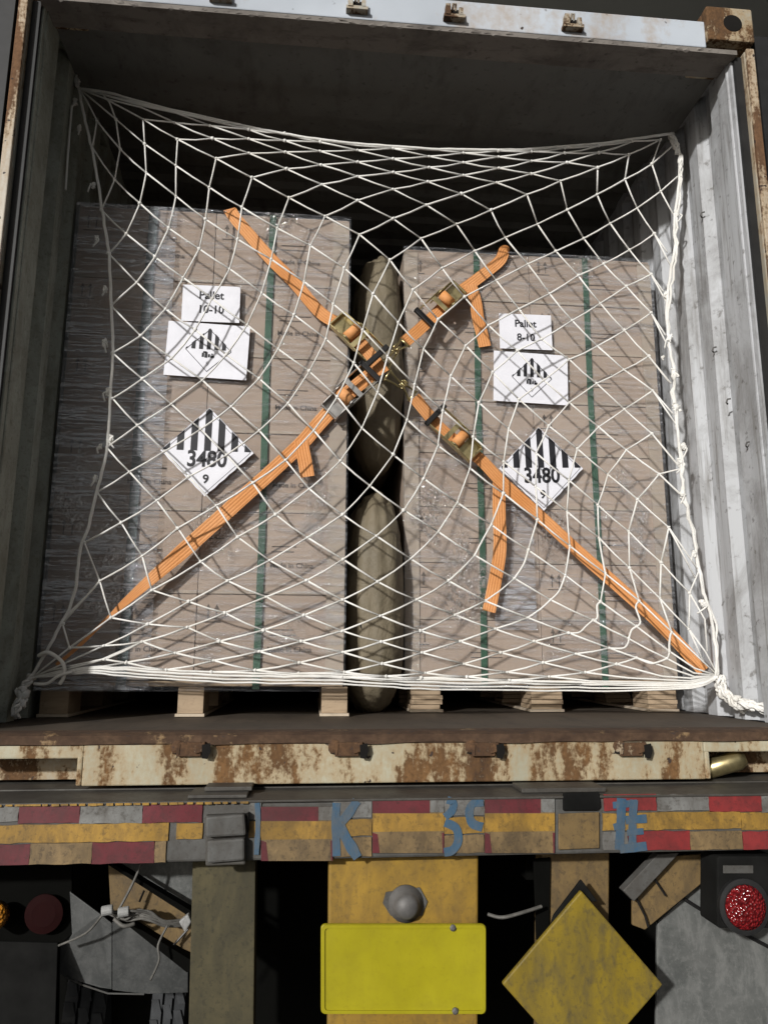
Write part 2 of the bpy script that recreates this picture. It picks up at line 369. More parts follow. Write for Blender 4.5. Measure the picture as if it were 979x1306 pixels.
# ------------------------------------------------------------------ setting
g = MB(); g.add([(-150,-150,-1.45),(150,-150,-1.45),(150,150,-1.45),(-150,150,-1.45)], [(0,1,2,3)])
tag(g.build('ground', MT['asphalt']), 'dark asphalt yard under the trailer', 'ground', kind='structure')
t = thing('added_canopy', 'plain dark grey canopy ceiling added above and behind the container', 'canopy', (0, 8, -1.45))  # canopy added to control sky fill; also the grey backdrop up top
MB().box(-12, 12, .9, 16, 4.2, 4.4).build('canopy_ceiling', MT['canopy'], t)
MB().box(-12, 12, 16.003, 16.3, -1.45, 4.4).build('back_wall', MT['canopy'], t)

# ------------------------------------------------------------------ container
cont = thing('shipping_container', 'open white shipping container with rusty corner posts on the trailer', 'container', (0, 0, -.14))
XI, ZH = 1.17, 2.28
def side_wall(sgn, mat, name):
    mb = MB(); y = .13; prof = [(y, 0)]
    while y < 5.9:
        for dy, d in ((.062, 0), (.086, .036), (.148, .036), (.172, 0)): prof.append((y+dy, d))
        y += .172
    for i in range(len(prof)-1):
        (ya, da), (yb, db) = prof[i], prof[i+1]
        xa, xb = sgn*(XI+da), sgn*(XI+db)
        q = [(xa,ya,.001),(xb,yb,.001),(xb,yb,2.33),(xa,ya,2.33)]
        mb.add(q, [(0,1,2,3)] if sgn > 0 else [(3,2,1,0)])
    for (z0, z1) in ((-.13, .0), (2.33, 2.44)): mb.box(min(sgn*XI, sgn*1.215), max(sgn*XI, sgn*1.215), .14, 6.0, z0, z1)
    xo = sgn*1.214; mb.box(min(xo, xo-.006*sgn), max(xo, xo-.006*sgn), .14, 6.0, .0, 2.33)
    return mb.build(name, mat, cont)
side_wall(1, MT['wall'], 'side_wall'); side_wall(-1, MT['wall_shaded'], 'side_wall')
for s in (-1, 1):
    mb = MB()       # corner post: a channel open to the front
    def bx(xa, xb, *a): mb.box(min(s*xa, s*xb), max(s*xa, s*xb), *a)
    bx(1.172, 1.197, .035, .13, -.13, 2.28); bx(1.197, 1.219, .002, .13, -.13, 2.28)
    p = mb.build('corner_post', MT['post'], cont, .004)
    MB().box(min(s*1.1975, s*1.226), max(s*1.1975, s*1.226), -.012, .001, -.02, 2.28).build('edge_strip', MT['post_edge'], p, .003)
    mb = MB(); mb.box(min(s*XI, s*1.196), max(s*XI, s*1.196), .02, .034, 0, 2.27).build('gasket_channel', MT['rubber'], p)
    # inner post face with a bead
    mb = MB(); mb.box(min(s*1.163, s*1.1715), max(s*1.163, s*1.1715), .034, .128, 0, 2.278)
    mb.tube([(s*1.165, .06, 0), (s*1.165, .06, 2.27)], .007, 8).build('post_liner', MT['wall' if s > 0 else 'wall_shaded'], p)
    # corner castings
    mb = MB(); x0, x1 = sorted((s*1.06, s*1.228))
    mb.box(x0, x1, -.018, .02, 2.30, 2.435); xm0, xm1 = sorted((s*1.06, s*1.09)); mb.box(xm0, xm1, .02, .16, 2.30, 2.435)
    xm0, xm1 = sorted((s*1.2, s*1.228)); mb.box(xm0, xm1, .02, .16, 2.30, 2.435); mb.box(x0+.001, x1-.001, .02, .16, 2.296, 2.315)
    c = mb.build('corner_casting', MT['casting'], cont, .006)
    hm = MB(); hm.lathe((s*1.152, -.0185, 2.37), (0,1,0), [(-.001,.001),(-.001,.033),(0,.034)], 20); hm.build('casting_hole', MT['hole'], c)
    MB().cyl((s*1.234, .03, 1.2), (0,0,1), .012, 2.2, 10).build('hinge_rod', MT['rubber'], p)
# header
hb = MB(); hb.prism([(-1.06,0,2.281),(-1.06,0,2.386),(-1.06,.1,2.42),(-1.06,.16,2.42),(-1.06,.16,2.33),(-1.06,.03,2.281)], (2.12,0,0))
header = hb.build('header_beam', MT['header'], cont, .004)
mb = MB(); mb.box(-XI, XI, .001, .05, 2.262, 2.2795); mb.box(-XI, XI, .052, .12, 2.27, 2.30)
for k in range(60):
    x = -1.1+k*.0373+random.uniform(-.01,.01); mb.blob((x, .004, 2.268+random.uniform(-.004,.006)), random.uniform(.006,.013), 1, .5, (1.6,.6,.7))
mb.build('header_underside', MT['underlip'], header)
mb = MB(); mb.box(-XI, XI, .121, .5, 2.30, 2.33); mb.box(-XI, XI, .5, .62, 2.322, 2.345).build('header_gusset', MT['ceiling'], header)
for X in (-.60, -.155, .171, .579):
    mb = MB(); mb.obox((X, -.012, 2.304), (.036,0,0), (0,.012,0), (0,0,.006)); mb.obox((X-.022, -.014, 2.325), (.008,0,0), (0,.013,0), (0,0,.02))
    mb.obox((X+.022, -.012, 2.322), (.007,0,0), (0,.012,0), (0,0,.014)); mb.tube([(X-.006,-.006,2.33),(X-.004,-.02,2.352),(X+.004,-.02,2.352),(X+.006,-.006,2.33)], .004, 6)
    k = mb.build('cam_keeper', MT['keeper'], header, .002)
    MB().obox((X+.002, -.006, 2.324), (.016,0,0), (0,.0055,0), (0,0,.013)).build('keeper_slot', MT['hole'], k)
# roof: shallow transverse corrugation
mb = MB(); y = .62; pr_ = []
while y < 5.95: pr_ += [(y, 2.352), (y+.09, 2.352), (y+.12, 2.37), (y+.19, 2.37), (y+.22, 2.352)]; y += .22
for (ya, za), (yb, zb) in zip(pr_, pr_[1:]):
    if yb-ya > 1e-6: mb.add([(-1.2,ya,za),(1.2,ya,za),(1.2,yb,zb),(-1.2,yb,zb)], [(3,2,1,0)])
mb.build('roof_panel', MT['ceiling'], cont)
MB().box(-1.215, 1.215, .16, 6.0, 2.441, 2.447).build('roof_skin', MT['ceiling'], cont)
mb = MB(); mb.box(-1.2, 1.2, 5.95, 5.99, 0, 2.4)
for k in range(9): mb.box(-1.1+k*.27, -1.0+k*.27, 5.92, 5.949, .02, 2.3)
mb.build('end_wall', MT['ceiling'], cont)
MB().box(-1.2, 1.2, .045, 5.95, -.03, 0).build('floor_deck', MT['floor'], cont)
# door sill: face with corner openings, lip and lock keepers
mb = MB()
XL, XR = at(105, 985, -.02).x, at(899, 985, -.02).x
mb.box(XL, XR, -.022, .03, -.135, -.018); mb.box(-1.16, XL+.001, -.021, .03, -.066, -.0185); mb.box(XR-.001, 1.16, -.021, .03, -.062, -.0185)
mb.box(XL-.014, XL, -.0235, .03, -.134, -.06); mb.box(XR, XR+.014, -.0235, .03, -.134, -.06)
sill = mb.build('door_sill', MT['sill'], cont, .004)
mb = MB(); N_ = 60; rows = []
for k in range(N_+1):
    x = -1.16+2.32*k/N_; j = .003*noise.noise(Vector((x*5,0,0)))
    rows.append([(x,.044,.0),(x,-.01,-.002+j),(x,-.028+j,-.008),(x,-.0285+j*2,-.030+j*2),(x,-.0225,-.0325)])
for k in range(N_):
    for q in range(4):
        a, b = rows[k], rows[k+1]; mb.add([a[q],b[q],b[q+1],a[q+1]], [(3,2,1,0)])
mb.build('sill_lip', MT['sill_lip'], sill, smooth=True)
for px_ in (242, 442, 615, 802):
    c = at(px_, 955, -.023); X = c.x; Z = c.z
    mb = MB(); mb.obox((X, -.030, Z), (.032,0,0), (0,.008,0), (0,0,.018)); mb.obox((X+.03, -.033, Z+.004), (.012,0,.004), (0,.01,0), (0,0,.012))
    mb.blob((X-.03, -.026, Z+.006), .02, 2, .5, (1,.4,1))
    k = mb.build('cam_keeper', MT['keeper_sill'], sill, .003)
    mb = MB(); mb.prism([(X-.044,-.0232,Z-.012),(X-.034,-.0232,Z+.02),(X-.022,-.0392,Z+.013),(X-.024,-.0392,Z-.014)], (0,.004,0)).build('keeper_slot', MT['hole'], k)
    MB().prism([(X+.036,-.0445,Z-.022),(X+.034,-.0445,Z+.012),(X+.054,-.0445,Z+.016),(X+.058,-.0445,Z-.004),(X+.05,-.0445,Z-.024)], (0,.004,0)).build('keeper_slot', MT['hole'], k)
for s in (-1, 1):
    x0, x1 = sorted((s*.80, s*1.16)); mb = MB(); mb.box(x0, x1, .10, .16, -.135, -.032); c = mb.build('bottom_casting', MT['casting'], cont)
    if s > 0:
        MB().lathe((.93, .04, -.105), (1,-.3,.35), [(-.08,.014),(-.05,.028),(.05,.030),(.07,.02)], 16).build('twist_lock', MT['zinc'], c, smooth=True)
# lashing rings along the right wall
for (x, y) in ((897, 274), (912, 446), (930, 512), (955, 567)):
    c = atx(x, y, XI-.004)
    MB().tube([c+Vector((.0,-.006,.008)), c+Vector((-.010,-.004,.006)), c+Vector((-.013,.0,-.004)), c+Vector((-.004,.008,-.007))], .003, 6).build('lashing_ring', MT['steel'], cont)
# doors folded back along the side walls
for s in (-1, 1):
    mb = MB(); x0, x1 = sorted((s*1.262, s*1.305)); mb.box(x0, x1, .03, 1.17, -.10, 2.36); d = mb.build('door', MT['wall'], cont, .004)
    x0, x1 = sorted((s*1.243, s*1.316)); MB().box(x0, x1, .006, .029, -.09, 2.35).build('door_gasket', MT['rubber'], d)
    MB().cyl((s*1.335, .25, 1.1), (0,0,1), .017, 2.4, 12).build('locking_rod', MT['header'], d, smooth=True)
    if s < 0: MB().cyl((-1.338, .05, 1.1), (0,0,1), .015, 2.4, 12).build('locking_rod', MT['header'], d, smooth=True)

# ------------------------------------------------------------------ pallets, cartons, wrap
YL, YR, ZB, ZT = .478, .66, .12, 1.842
LX0, LX1, RX0, RX1 = -1.150, -.150, .084, 1.122
def pallet(label, x0, x1, Y, blocks, layered):
    t = thing('pallet', label, 'pallet', ((x0+x1)/2, Y+.5, 0), 'pallets under the carton stacks')
    mb = MB(); mb.box(x0, x1, Y+.004, Y+1.0, .1, .118); mb.build('deck_board', MT['wood'], t, .002)
    for (a, b) in blocks:
        for r_ in range(3):
            y0 = Y+.012+r_*.42; mb = MB()
            if layered:
                z = .012
                for k in range(5):
                    j = random.uniform(-.004,.004); mb.box(a+j, b+j+random.uniform(-.003,.003), y0+random.uniform(-.004,.004), y0+.14, z, z+.0155); z += .0172
            else: mb.box(a, b, y0, y0+.14, .012, .0985)
            bl = mb.build('block', MT['wood'], t, .001)
    for (a, b) in blocks:
        MB().box(a-.006, b+.006, Y+.004, Y+1.0, .002, .0115).build('runner', MT['wood_light'], t, .001)
pallet('pale wooden pallet on single blocks under the Pallet 10-10 cartons', LX0, LX1, YL, ((-1.14,-1.05),(-.698,-.614),(-.221,-.134)), False)
pallet('wooden pallet on layered plywood blocks under the Pallet 8-10 cartons', RX0, RX1, YR, ((.109,.219),(.555,.674),(1.006,1.118)), True)
ORD = ['top','second','third','fourth','fifth','sixth','seventh','bottom']
def cartons(x0, x1, Y, rows, stack, cols, grp):
    h = (ZT-ZB)/rows; wd = (x1-x0)/2
    for r_ in range(rows):
        for c in range(2):
            a, b = x0+c*wd+.0008, x0+(c+1)*wd-.0008; z1 = ZT-r_*h; z0 = z1-h+.001
            rn = 'bottom' if r_ == rows-1 else ORD[r_]
            t = thing('carton', f'brown carton, {rn} row from the top, {cols[c]} of the {stack} stack' if rn not in ('top','bottom') else f'brown carton in the {rn} row, {cols[c]} of the {stack} stack', 'carton', ((a+b)/2, Y+.5, z0), grp)
            mb = MB(); j = random.uniform(0,.004); mb.box(a, b, Y+.001+j, Y+.99, z0, z1); mb.build('box_body', MT['carton'], t, .0022)
            yy = Y+.0005+j-.001
            mb = MB(); ix, iz = a+.055+random.uniform(-.008,.008), z1-.085+random.uniform(-.012,.012)
            for q in (-.014, .014):
                mb.box(ix+q-.002, ix+q+.002, yy, yy+.001, iz, iz+.034)
                mb.prism([(ix+q-.009, yy, iz+.034),(ix+q+.009, yy, iz+.034),(ix+q, yy, iz+.052)], (0,.001,0))
            mb.box(ix-.03, ix+.03, yy, yy+.001, iz-.010, iz-.0065); mb.build('arrow_mark', MT['print'], t)
            mb = MB(); tx = a+.245
            if rows == 6: add_text(mb, 'Made in China', .026, (tx+.07, yy, z1-.185), (1,0,0), (0,0,1), (0,0,0), .0004)
            for k in range(2): mb.box(tx, tx+random.uniform(.07,.13), yy, yy+.001, z1-.12-.018*k-(.09 if (rows == 6 and k == 2) else 0), z1-.1165-.018*k-(.09 if (rows == 6 and k == 2) else 0))
            mb.build('print_lines', MT['print'], t)
            MB().box(a+.002, b-.002, yy-.0005, yy+.0008, z0+.002, z0+.012).build('seam_tape', MT['brown_trim'], t)
cartons(LX0, LX1, YL, 6, 'Pallet 10-10', ('wall-side column', 'air-bag-side column'), 'cartons stacked on the Pallet 10-10 pallet')
cartons(RX0, RX1, YR, 8, 'Pallet 8-10', ('air-bag-side column', 'wall-side column'), 'cartons stacked on the Pallet 8-10 pallet')
def protector(label, xa, xb, Y, side):
    mb = MB(); mb.box(xa, xb, Y-.0035, Y-.0005, ZB-.01, ZT-.012)
    xe = xb if side > 0 else xa; mb.box(xe-.001 if side < 0 else xe, xe if side < 0 else xe+.001, Y-.002, Y+.06, ZB-.01, ZT-.012)
    tag(mb.build('edge_protector', MT['brown_trim']), label, 'edge protector', 'cardboard edge protectors')
protector('cardboard edge strip up the air-bag side of the Pallet 10-10 stack', LX1-.062, LX1, YL, 1)
protector('cardboard edge strip up the air-bag side of the Pallet 8-10 stack', RX0, RX0+.055, YR, -1)
protector('cardboard edge strip up the wall side of the Pallet 8-10 stack', RX1-.055, RX1, YR, 1)
def band(label, x, Y, mat, wd=.024):
    mb = MB(); mb.ribbon([(x,Y+.9,ZT+.003),(x,Y+.02,ZT+.003)], wd, .0012, (0,0,1)); mb.ribbon([(x+.003,Y-.006,ZT),(x-.002,Y-.006,1.2),(x+.003,Y-.006,.6),(x,Y-.006,ZB-.03)], wd, .0012)
    tag(mb.build('strapping_band', mat), label, 'strapping band', 'green strapping bands round the stacks')
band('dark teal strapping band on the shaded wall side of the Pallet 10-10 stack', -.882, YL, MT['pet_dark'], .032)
band('green strapping band near the middle of the Pallet 10-10 stack', -.442, YL, MT['pet'])
band('green strapping band on the air-bag half of the Pallet 8-10 stack', .378, YR, MT['pet'])
band('green strapping band on the wall half of the Pallet 8-10 stack', .838, YR, MT['pet'])
def film(label, x0, x1, Y, thick):
    """clear film round the stack as a gently uneven shell"""
    t = thing('stretch_film', label, 'stretch film', ((x0+x1)/2, Y+.5, ZB), 'clear stretch film round the stacks')
    def sheet(fn, nu, nv):
        mb = MB(); o = [[fn(i/nu, j/nv) for j in range(nv+1)] for i in range(nu+1)]
        idx = {}; vs = []; fs = []
        for i in range(nu+1):
            for j in range(nv+1): idx[i,j] = len(vs); vs.append(o[i][j])
        for i in range(nu):
            for j in range(nv): fs.append((idx[i,j], idx[i+1,j], idx[i+1,j+1], idx[i,j+1]))
        mb.add(vs, fs); return mb
    z0, z1 = ZB-.035, ZT+.006
    def w_(x, z): return .004*noise.noise(Vector((x*3, 0, z*9)))+.0015*noise.noise(Vector((x*9, 3, z*40)))
    sheet(lambda u, v: (x0-.006+(x1-x0+.012)*u, Y-.0135+w_(u,v*2), z0+(z1-z0)*v), 60, 120).build('front_wrap', MT['film'], t, smooth=True)
    sheet(lambda u, v: (x1+.007, Y-.012+u, z0+(z1-z0)*v), 6, 20).build('side_wrap', MT['film'], t, smooth=True)
    for (a, b, za, zb) in thick:
        sheet(lambda u, v: (a+(b-a)*u, Y-.0185+.6*w_(u*.5+a, v*1.5), za+(zb-za)*v), 24, 90).build('gathered_wrap', MT['film_thick'], t, smooth=True)
film('clear film round the Pallet 10-10 stack, glinting on the wall side', LX0, LX1, YL, ((-1.154, -.79, ZB-.03, ZT),))
film('clear stretch film round the Pallet 8-10 stack beside the white wall', RX0, RX1, YR, ((.42, .58, .30, .80),))

# dunnage bags between the stacks
def airbag(label, cx, cy, cz, rx, ry, rz):
    mb = MB(); nu, nv = 90, 80
    def P(u, v):
        a = math.pi*(v-.5); b = 2*math.pi*u
        ca, sa = math.cos(a), math.sin(a); cb, sb = math.cos(b), math.sin(b)
        sg = lambda q, e: math.copysign(abs(q)**e, q)
        q2 = abs(2*v-1)**2; pl = 1+.09*q2*math.sin(11*b+4*v)+.05*q2*math.sin(23*b); e = .8 if sa < 0 else 1.25
        p = Vector((cx+rx*pl*sg(ca, e)*sg(cb, .8)+(.02*q2 if sa > 0 else 0), cy+ry*sg(ca, .35)*sg(sb, .42), cz+rz*sg(sa, .8)))
        k = noise.noise(Vector((p.x*8, p.y*5, p.z*5)))*.016+noise.noise(Vector((p.x*34, p.y*14, p.z*2.6)))*.017*(.5+abs(v-.5)*1.6)+noise.noise(Vector((p.x*50, p.y*40, p.z*22)))*.004
        return p+Vector((cb*k, sb*k, k*.4))
    ids = [[len(mb.v) or 0 for _ in range(1)] for _ in range(1)]
    vs = [P(u/nu, v/nv) for v in range(nv+1) for u in range(nu)]
    fs = [(v*nu+u, v*nu+(u+1) % nu, (v+1)*nu+(u+1) % nu, (v+1)*nu+u) for v in range(nv) for u in range(nu)]
    mb.add(vs, fs)
    t = thing('dunnage_bag', label, 'air bag', (cx, cy, cz-rz), 'kraft air bags between the stacks')
    b = mb.build('bag_body', MT['kraft'], t, smooth=True)
    z = cz+rz*.35; mb = MB(); mb.cyl((cx-rx*.35, cy-ry*.93, z-.25), (0,1,0), .013, .03, 12); mb.build('valve', MT['black_steel'], t)
a0 = at(478, 462, .75); airbag('upper kraft paper air bag squeezed between the carton stacks', a0.x+.004, .985, a0.z, .121, .42, .47)
a1 = at(476, 757, .72); airbag('lower kraft paper air bag reaching down to the container floor', a1.x-.004, .96, .41, .128, .44, .42)

# ------------------------------------------------------------------ papers and hazard placards
def frame(corners, Y):
    tl, tr, br, bl = [at(x, y, Y) for x, y in corners]
    c = (tl+tr+br+bl)/4; ex = ((tr-tl)+(br-bl)); W = ex.length/2; ex.normalize(); ez = ((tl-bl)+(tr-br)); H = ez.length/2; ez -= ex*ez.dot(ex); ez.normalize()
    return c, ex, ez, W, H
NY = Vector((0,-1,0))
def diamond_marks(mb, c, ex, ez, h, n, line):
    """outline and seven bars clipped to the upper half of a diamond of half diagonal h"""
    P = lambda x, z: c+ex*x+ez*z+n
    k = h*.93; q = k-line*1.4
    for (a, b) in (((0,1),(1,0)),((1,0),(0,-1)),((0,-1),(-1,0)),((-1,0),(0,1))):
        mb.prism([P(a[0]*k,a[1]*k), P(b[0]*k,b[1]*k), P(b[0]*q,b[1]*q), P(a[0]*q,a[1]*q)], NY*.0004)
def bars(mb, c, ex, ez, h, n, bw, z0, count=7, tips=True):
    P = lambda x, z: c+ex*x+ez*z+n
    for i in range(count):
        x = (i-(count-1)/2)*bw*2; a, b = x-bw/2, x+bw/2
        if abs(x) < 1e-6: mb.prism([P(a,z0),P(b,z0),P(b,h-abs(b)),P(0,h),P(a,h-abs(a))], NY*.0005)
        else:
            za, zb = h-abs(a), h-abs(b)
            if za <= z0 or zb <= z0:
                if x < 0 and zb > z0: mb.prism([P(-(h-z0),z0),P(b,z0),P(b,zb)], NY*.0005)
                elif x > 0 and za > z0: mb.prism([P(a,z0),P(h-z0,z0),P(a,za)], NY*.0005)
            else: mb.prism([P(a,z0),P(b,z0),P(b,zb),P(a,za)], NY*.0005)
def pallet_sheet(label, corners, Y, l2):
    c, ex, ez, W, H = frame(corners, Y)
    t = thing('paper_sheet', label, 'paper sign', c-ez*H/2)
    MB().obox(c, ex*W/2, (0,.0006,0), ez*H/2).build('sheet', MT['paper'], t)
    mb = MB(); add_text(mb, 'Pallet', .043, c+ez*H*.22, ex, ez, NY*.0015, .0009, .95); add_text(mb, l2, .043, c-ez*H*.17, ex, ez, NY*.0015, .0009, .95)
    mb.build('lettering', MT['ink'], t)
def battery_sheet(label, corners, Y):
    c, ex, ez, W, H = frame(corners, Y)
    t = thing('paper_sheet', label, 'paper sign', c-ez*H/2)
    MB().obox(c, ex*W/2, (0,.0006,0), ez*H/2).build('sheet', MT['paper'], t)
    mb = MB(); h = .088; n = NY*.0012; c2 = c+ex*.004
    diamond_marks(mb, c2, ex, ez, h, n, .0022); bars(mb, c2, ex, ez, h*.97, n+NY*.0006, .0135, .004)
    P = lambda x, z: c2+ex*x+ez*z+n
    for (a, b, z0, z1) in ((-.022,-.014,-.026,-.010),(-.012,-.002,-.028,-.006),(.0,.007,-.026,-.014),(.009,.022,-.028,-.018),(-.018,-.006,-.010,-.004)): mb.prism([P(a,z0),P(b,z0),P(b,z1),P(a,z1)], NY*.0004)
    mb.prism([P(.010,-.016),P(.018,-.016),P(.014,-.009)], NY*.0004)
    mb.build('hazard_print', MT['ink'], t)
    mb = MB(); add_text(mb, '9', .024, c2-ez*.052, ex, ez, n+NY*.0006, .0); mb.build('lettering', MT['ink_grey'], t)
def placard(label, top, right, bottom, left, Y):
    T, R_, B, L = [at(x, y, Y) for x, y in (top, right, bottom, left)]
    c = (T+R_+B+L)/4; ex = (R_-L).normalized(); ez = (T-B); ez -= ex*ez.dot(ex); ez.normalize(); h = ((R_-L).length+(T-B).length)/4
    t = thing('hazard_placard', label, 'hazard placard', c-ez*h)
    P = lambda x, z: c+ex*x+ez*z
    pts = []
    cor = [(0,h),(h,0),(0,-h),(-h,0)]
    for i in range(4):      # lower edges are torn in small scallops
        (xa, za), (xb, zb) = cor[i], cor[(i+1) % 4]
        for k in range(10):
            u = k/10; j = (1 if k == 0 else 1-(.012 if k % 2 else -.006)*(i in (1,2))); pts.append(P((xa+(xb-xa)*u)*j, (za+(zb-za)*u)*j))
    mb = MB(); mb.prism(pts, NY*.001); mb.build('placard_sheet', MT['paper'], t)
    mb = MB(); n = NY*.0016; bars(mb, c, ex, ez, h*.985, n, h*.145, h*.02)
    diamond_marks(mb, c, ex, ez, h*1.0, NY*.0013, .0016); mb.build('hazard_stripes', MT['ink'], t)
    mb = MB(); add_text(mb, '3480', h*.50, c-ez*h*.18, ex, ez, NY*.0026, h*.012, .86); add_text(mb, '9', h*.27, c-ez*h*.62, ex, ez, NY*.0026, h*.006, 1.0)
    mb.build('lettering', MT['ink'], t)
YP, YQ = YL-.024, YR-.024
pallet_sheet('small white sheet reading Pallet 10-10 on the shaded-side stack', ((234,363),(307,366),(305,412),(231,409)), YP, '10-10')
battery_sheet('white battery hazard sheet directly below the Pallet 10-10 sheet', ((216,409),(319,417),(314,485),(208,478)), YP)
placard('striped 3480 hazard diamond on the Pallet 10-10 stack', (267,518), (323,578), (258,636), (209,574), YP)
pallet_sheet('small white sheet reading Pallet 8-10 on the other stack', ((636,400),(702,402),(704,447),(637,444)), YQ, '8-10')
battery_sheet('white battery hazard sheet directly below the Pallet 8-10 sheet', ((629,447),(723,454),(724,517),(629,511)), YQ)
placard('striped 3480 hazard diamond on the Pallet 8-10 stack', (685,544), (744,598), (691,652), (638,598), YQ)

# ------------------------------------------------------------------ lashing straps
def ratchet(root, c, t, size=1.0, gold=True, flip=1):
    n = Vector((0,-1,0)); t = (t-n*t.dot(n)).normalized(); wv = t.cross(n).normalized()*flip; m = MT['zinc' if gold else 'zinc_grey']; k = size
    fr = MB()
    for q in (-1, 1):
        o = c+wv*q*.030*k
        fr.prism([o-t*.062*k+n*.004, o-t*.050*k+n*.026*k, o-t*.01*k+n*.034*k, o+t*.03*k+n*.030*k, o+t*.055*k+n*.012*k, o+t*.055*k+n*.002], wv*.0035)
        fr.cyl(o+t*.012*k+n*.022*k, wv, .019*k, .004, 14)
    fr.obox(c-t*.03*k+n*.003, t*.025*k, n*.0015, wv*.028*k); fr.cyl(c-t*.055*k+n*.012*k, wv, .005, .062*k, 8)
    r_ = fr.build('ratchet_buckle', m, root, .0008)
    MB().cyl(c+t*.012*k+n*.022*k, wv, .0085, .066*k, 12).build('spool', MT['zinc_grey'], r_, smooth=True)
    mb = MB(); th = [i*.5 for i in range(13)]
    mb.ribbon([c+t*.012*k+n*.022*k+(t*math.cos(a)+n*math.sin(a))*(.0125+.0006*a)*k for a in th], .046*k, .002, wv)
    b2 = MB(); b2.cyl(c+t*.012*k+n*.022*k, wv, .0165*k, .046*k, 16); b2.build('wound_webbing', MT['webbing'], r_, smooth=True)
    h = MB()
    for q in (-1, 1): h.obox(c+wv*q*.0355*k+t*.062*k+n*.03*k, t*.052*k, n*.007*k, wv*.0015)
    h.obox(c+t*.045*k+n*.032*k, t*.008*k, n*.002, wv*.035*k); hd = h.build('handle', m, r_, .0008)
    MB().obox(c+t*.118*k+n*.031*k, t*.0085*k, n*.007*k, wv*.045*k).build('grip', MT['black_steel'], hd, .003)
def strap(label, path, width=.047, rat=None, tail=None, hook=None, gold=True, rflip=1, rdir=1):
    pts = [at(*q) if len(q) == 3 else Vector(q[:3]) for q in path]; sp = smoothpath(pts, 8)
    t = thing('lashing_strap', label, 'lashing strap', (pts[0]+pts[-1])/2, 'orange ratchet straps crossing the load')
    wd = width if not isinstance(width, (list, tuple)) else [width[0]+(width[1]-width[0])*max(0, min(1, (i/(len(sp)-1)-.62)/.2)) for i in range(len(sp))]
    for i, p in enumerate(sp): sp[i] = p+Vector((0, .002*noise.noise(p*9), 0))
    MB().ribbon(sp, wd, .0035).build('webbing', MT['webbing'], t, smooth=False)
    if rat:
        c = at(*rat[:3]); d = (at(rat[3], rat[4], rat[2])-c)*rdir; ratchet(t, c+NY*.004, d, 1.2, gold, rflip)
    if tail:
        tp = smoothpath([at(x, y, Y) for x, y, Y in tail], 8); n0 = len(tp)
        MB().ribbon(tp, .049, .003).build('loose_tail', MT['webbing'], t)
    if hook:
        a, b = at(*hook[0]), at(*hook[1]); d = (b-a).normalized(); wv = d.cross(NY).normalized(); mb = MB()
        for q in (-1, 1):
            mb.tube(smoothpath([a+wv*q*.02, a+d*.03+wv*q*.012, b-d*.01+wv*q*.008, b+NY*.014+d*.006+wv*q*.008, b-d*.016+NY*.026+wv*q*.008], 5), .004, 8)
        mb.tube([a+wv*.026, a-wv*.026], .004, 8); mb.build('hook', MT['zinc'], t, smooth=True)
    return t
strap('orange strap from the top of the Pallet 10-10 stack down to the crossing', [(-.601,.95,1.853,0),(-.601,.55,1.853,0),(-.60,.476,1.853,0),(303,282,.452),(345,330,.450),(375,360,.450),(410,400,.446),(440,418,.440),(470,450,.436),(489,476,.432)],
      rat=(445,425,.438,470,450), hook=((494,478,.44),(514,494,.47)))
strap('orange strap running from the crossing down to the white wall', [(528,507,.50),(560,545,.53),(585,566,.548),(612,586,.56),(640,615,.57),(690,660,.58),(740,706,.575),(790,750,.56),(840,795,.54),(897,856,.50)],
      rat=(588,566,.545,560,540), tail=[(636,612,.583),(636,650,.59),(637,700,.595),(631,740,.60),(623,780,.603)], hook=((526,505,.50),(514,490,.475)), rflip=-1)
strap('orange strap from the crossing up over the Pallet 8-10 stack', [(516,436,.535),(535,420,.57),(560,396,.605),(575,380,.615),(600,362,.63),(625,343,.64),(638,331,.636),(.50,.645,1.853,0),(.53,.72,1.853,0),(.55,1.1,1.853,0)],
      rat=(571,383,.608,540,412), tail=[(600,363,.625),(606,385,.628),(609,405,.63),(614,425,.632),(618,442,.633)], hook=((516,437,.535),(504,446,.50)))
strap('orange strap from the crossing down across the Pallet 10-10 stack to the shaded corner', [(486,468,.458),(460,488,.452),(435,510,.450),(405,542,.448),(385,565,.448),(350,598,.446),(300,643,.436),(250,688,.425),(205,728,.415),(160,768,.405),(138,788,.40),(100,825,.395),(72,848,.39)],
      width=[.052,.011], rat=(436,512,.440,405,540), tail=[(384,562,.446),(386,575,.440),(389,590,.436),(392,608,.434)], gold=False, rdir=-1, hook=((490,466,.458),(504,450,.49)))

# ------------------------------------------------------------------ cargo net
# knots measured as (tile, x, y): the tiles are 200 px squares of the photograph enlarged 4.895 times
TS = 979/200.0
def T(code, x, y): return (100+200*(code % 10-1)+x/TS, 100+200*(code//10-1)+y/TS)
A = {}
def st(a, b0, *q):
    for i, k in enumerate(q):
        if k: A[a, b0+i] = T(*k)
st(0,0,(11,117,265),(11,262,442),(11,425,590),(11,610,735),(11,795,880),(22,15,25),(22,225,150),(22,430,290),(22,612,430),(22,795,590),(22,950,755),(23,140,930),(33,315,115),(33,505,280),(33,695,435),(33,895,590),(34,110,745),(34,310,910),(44,500,120),(44,690,310),(44,870,500))
st(1,0,(11,88,430),(11,228,632),(11,385,780),(11,565,935),(21,755,85),(21,945,210),(22,165,360),(22,367,497),(22,565,648),(22,740,798),(32,887,2),(33,93,172),(33,285,335),(33,485,475),(33,693,632),(33,905,795),(34,128,960),(44,350,155),(44,560,325),(44,765,520))
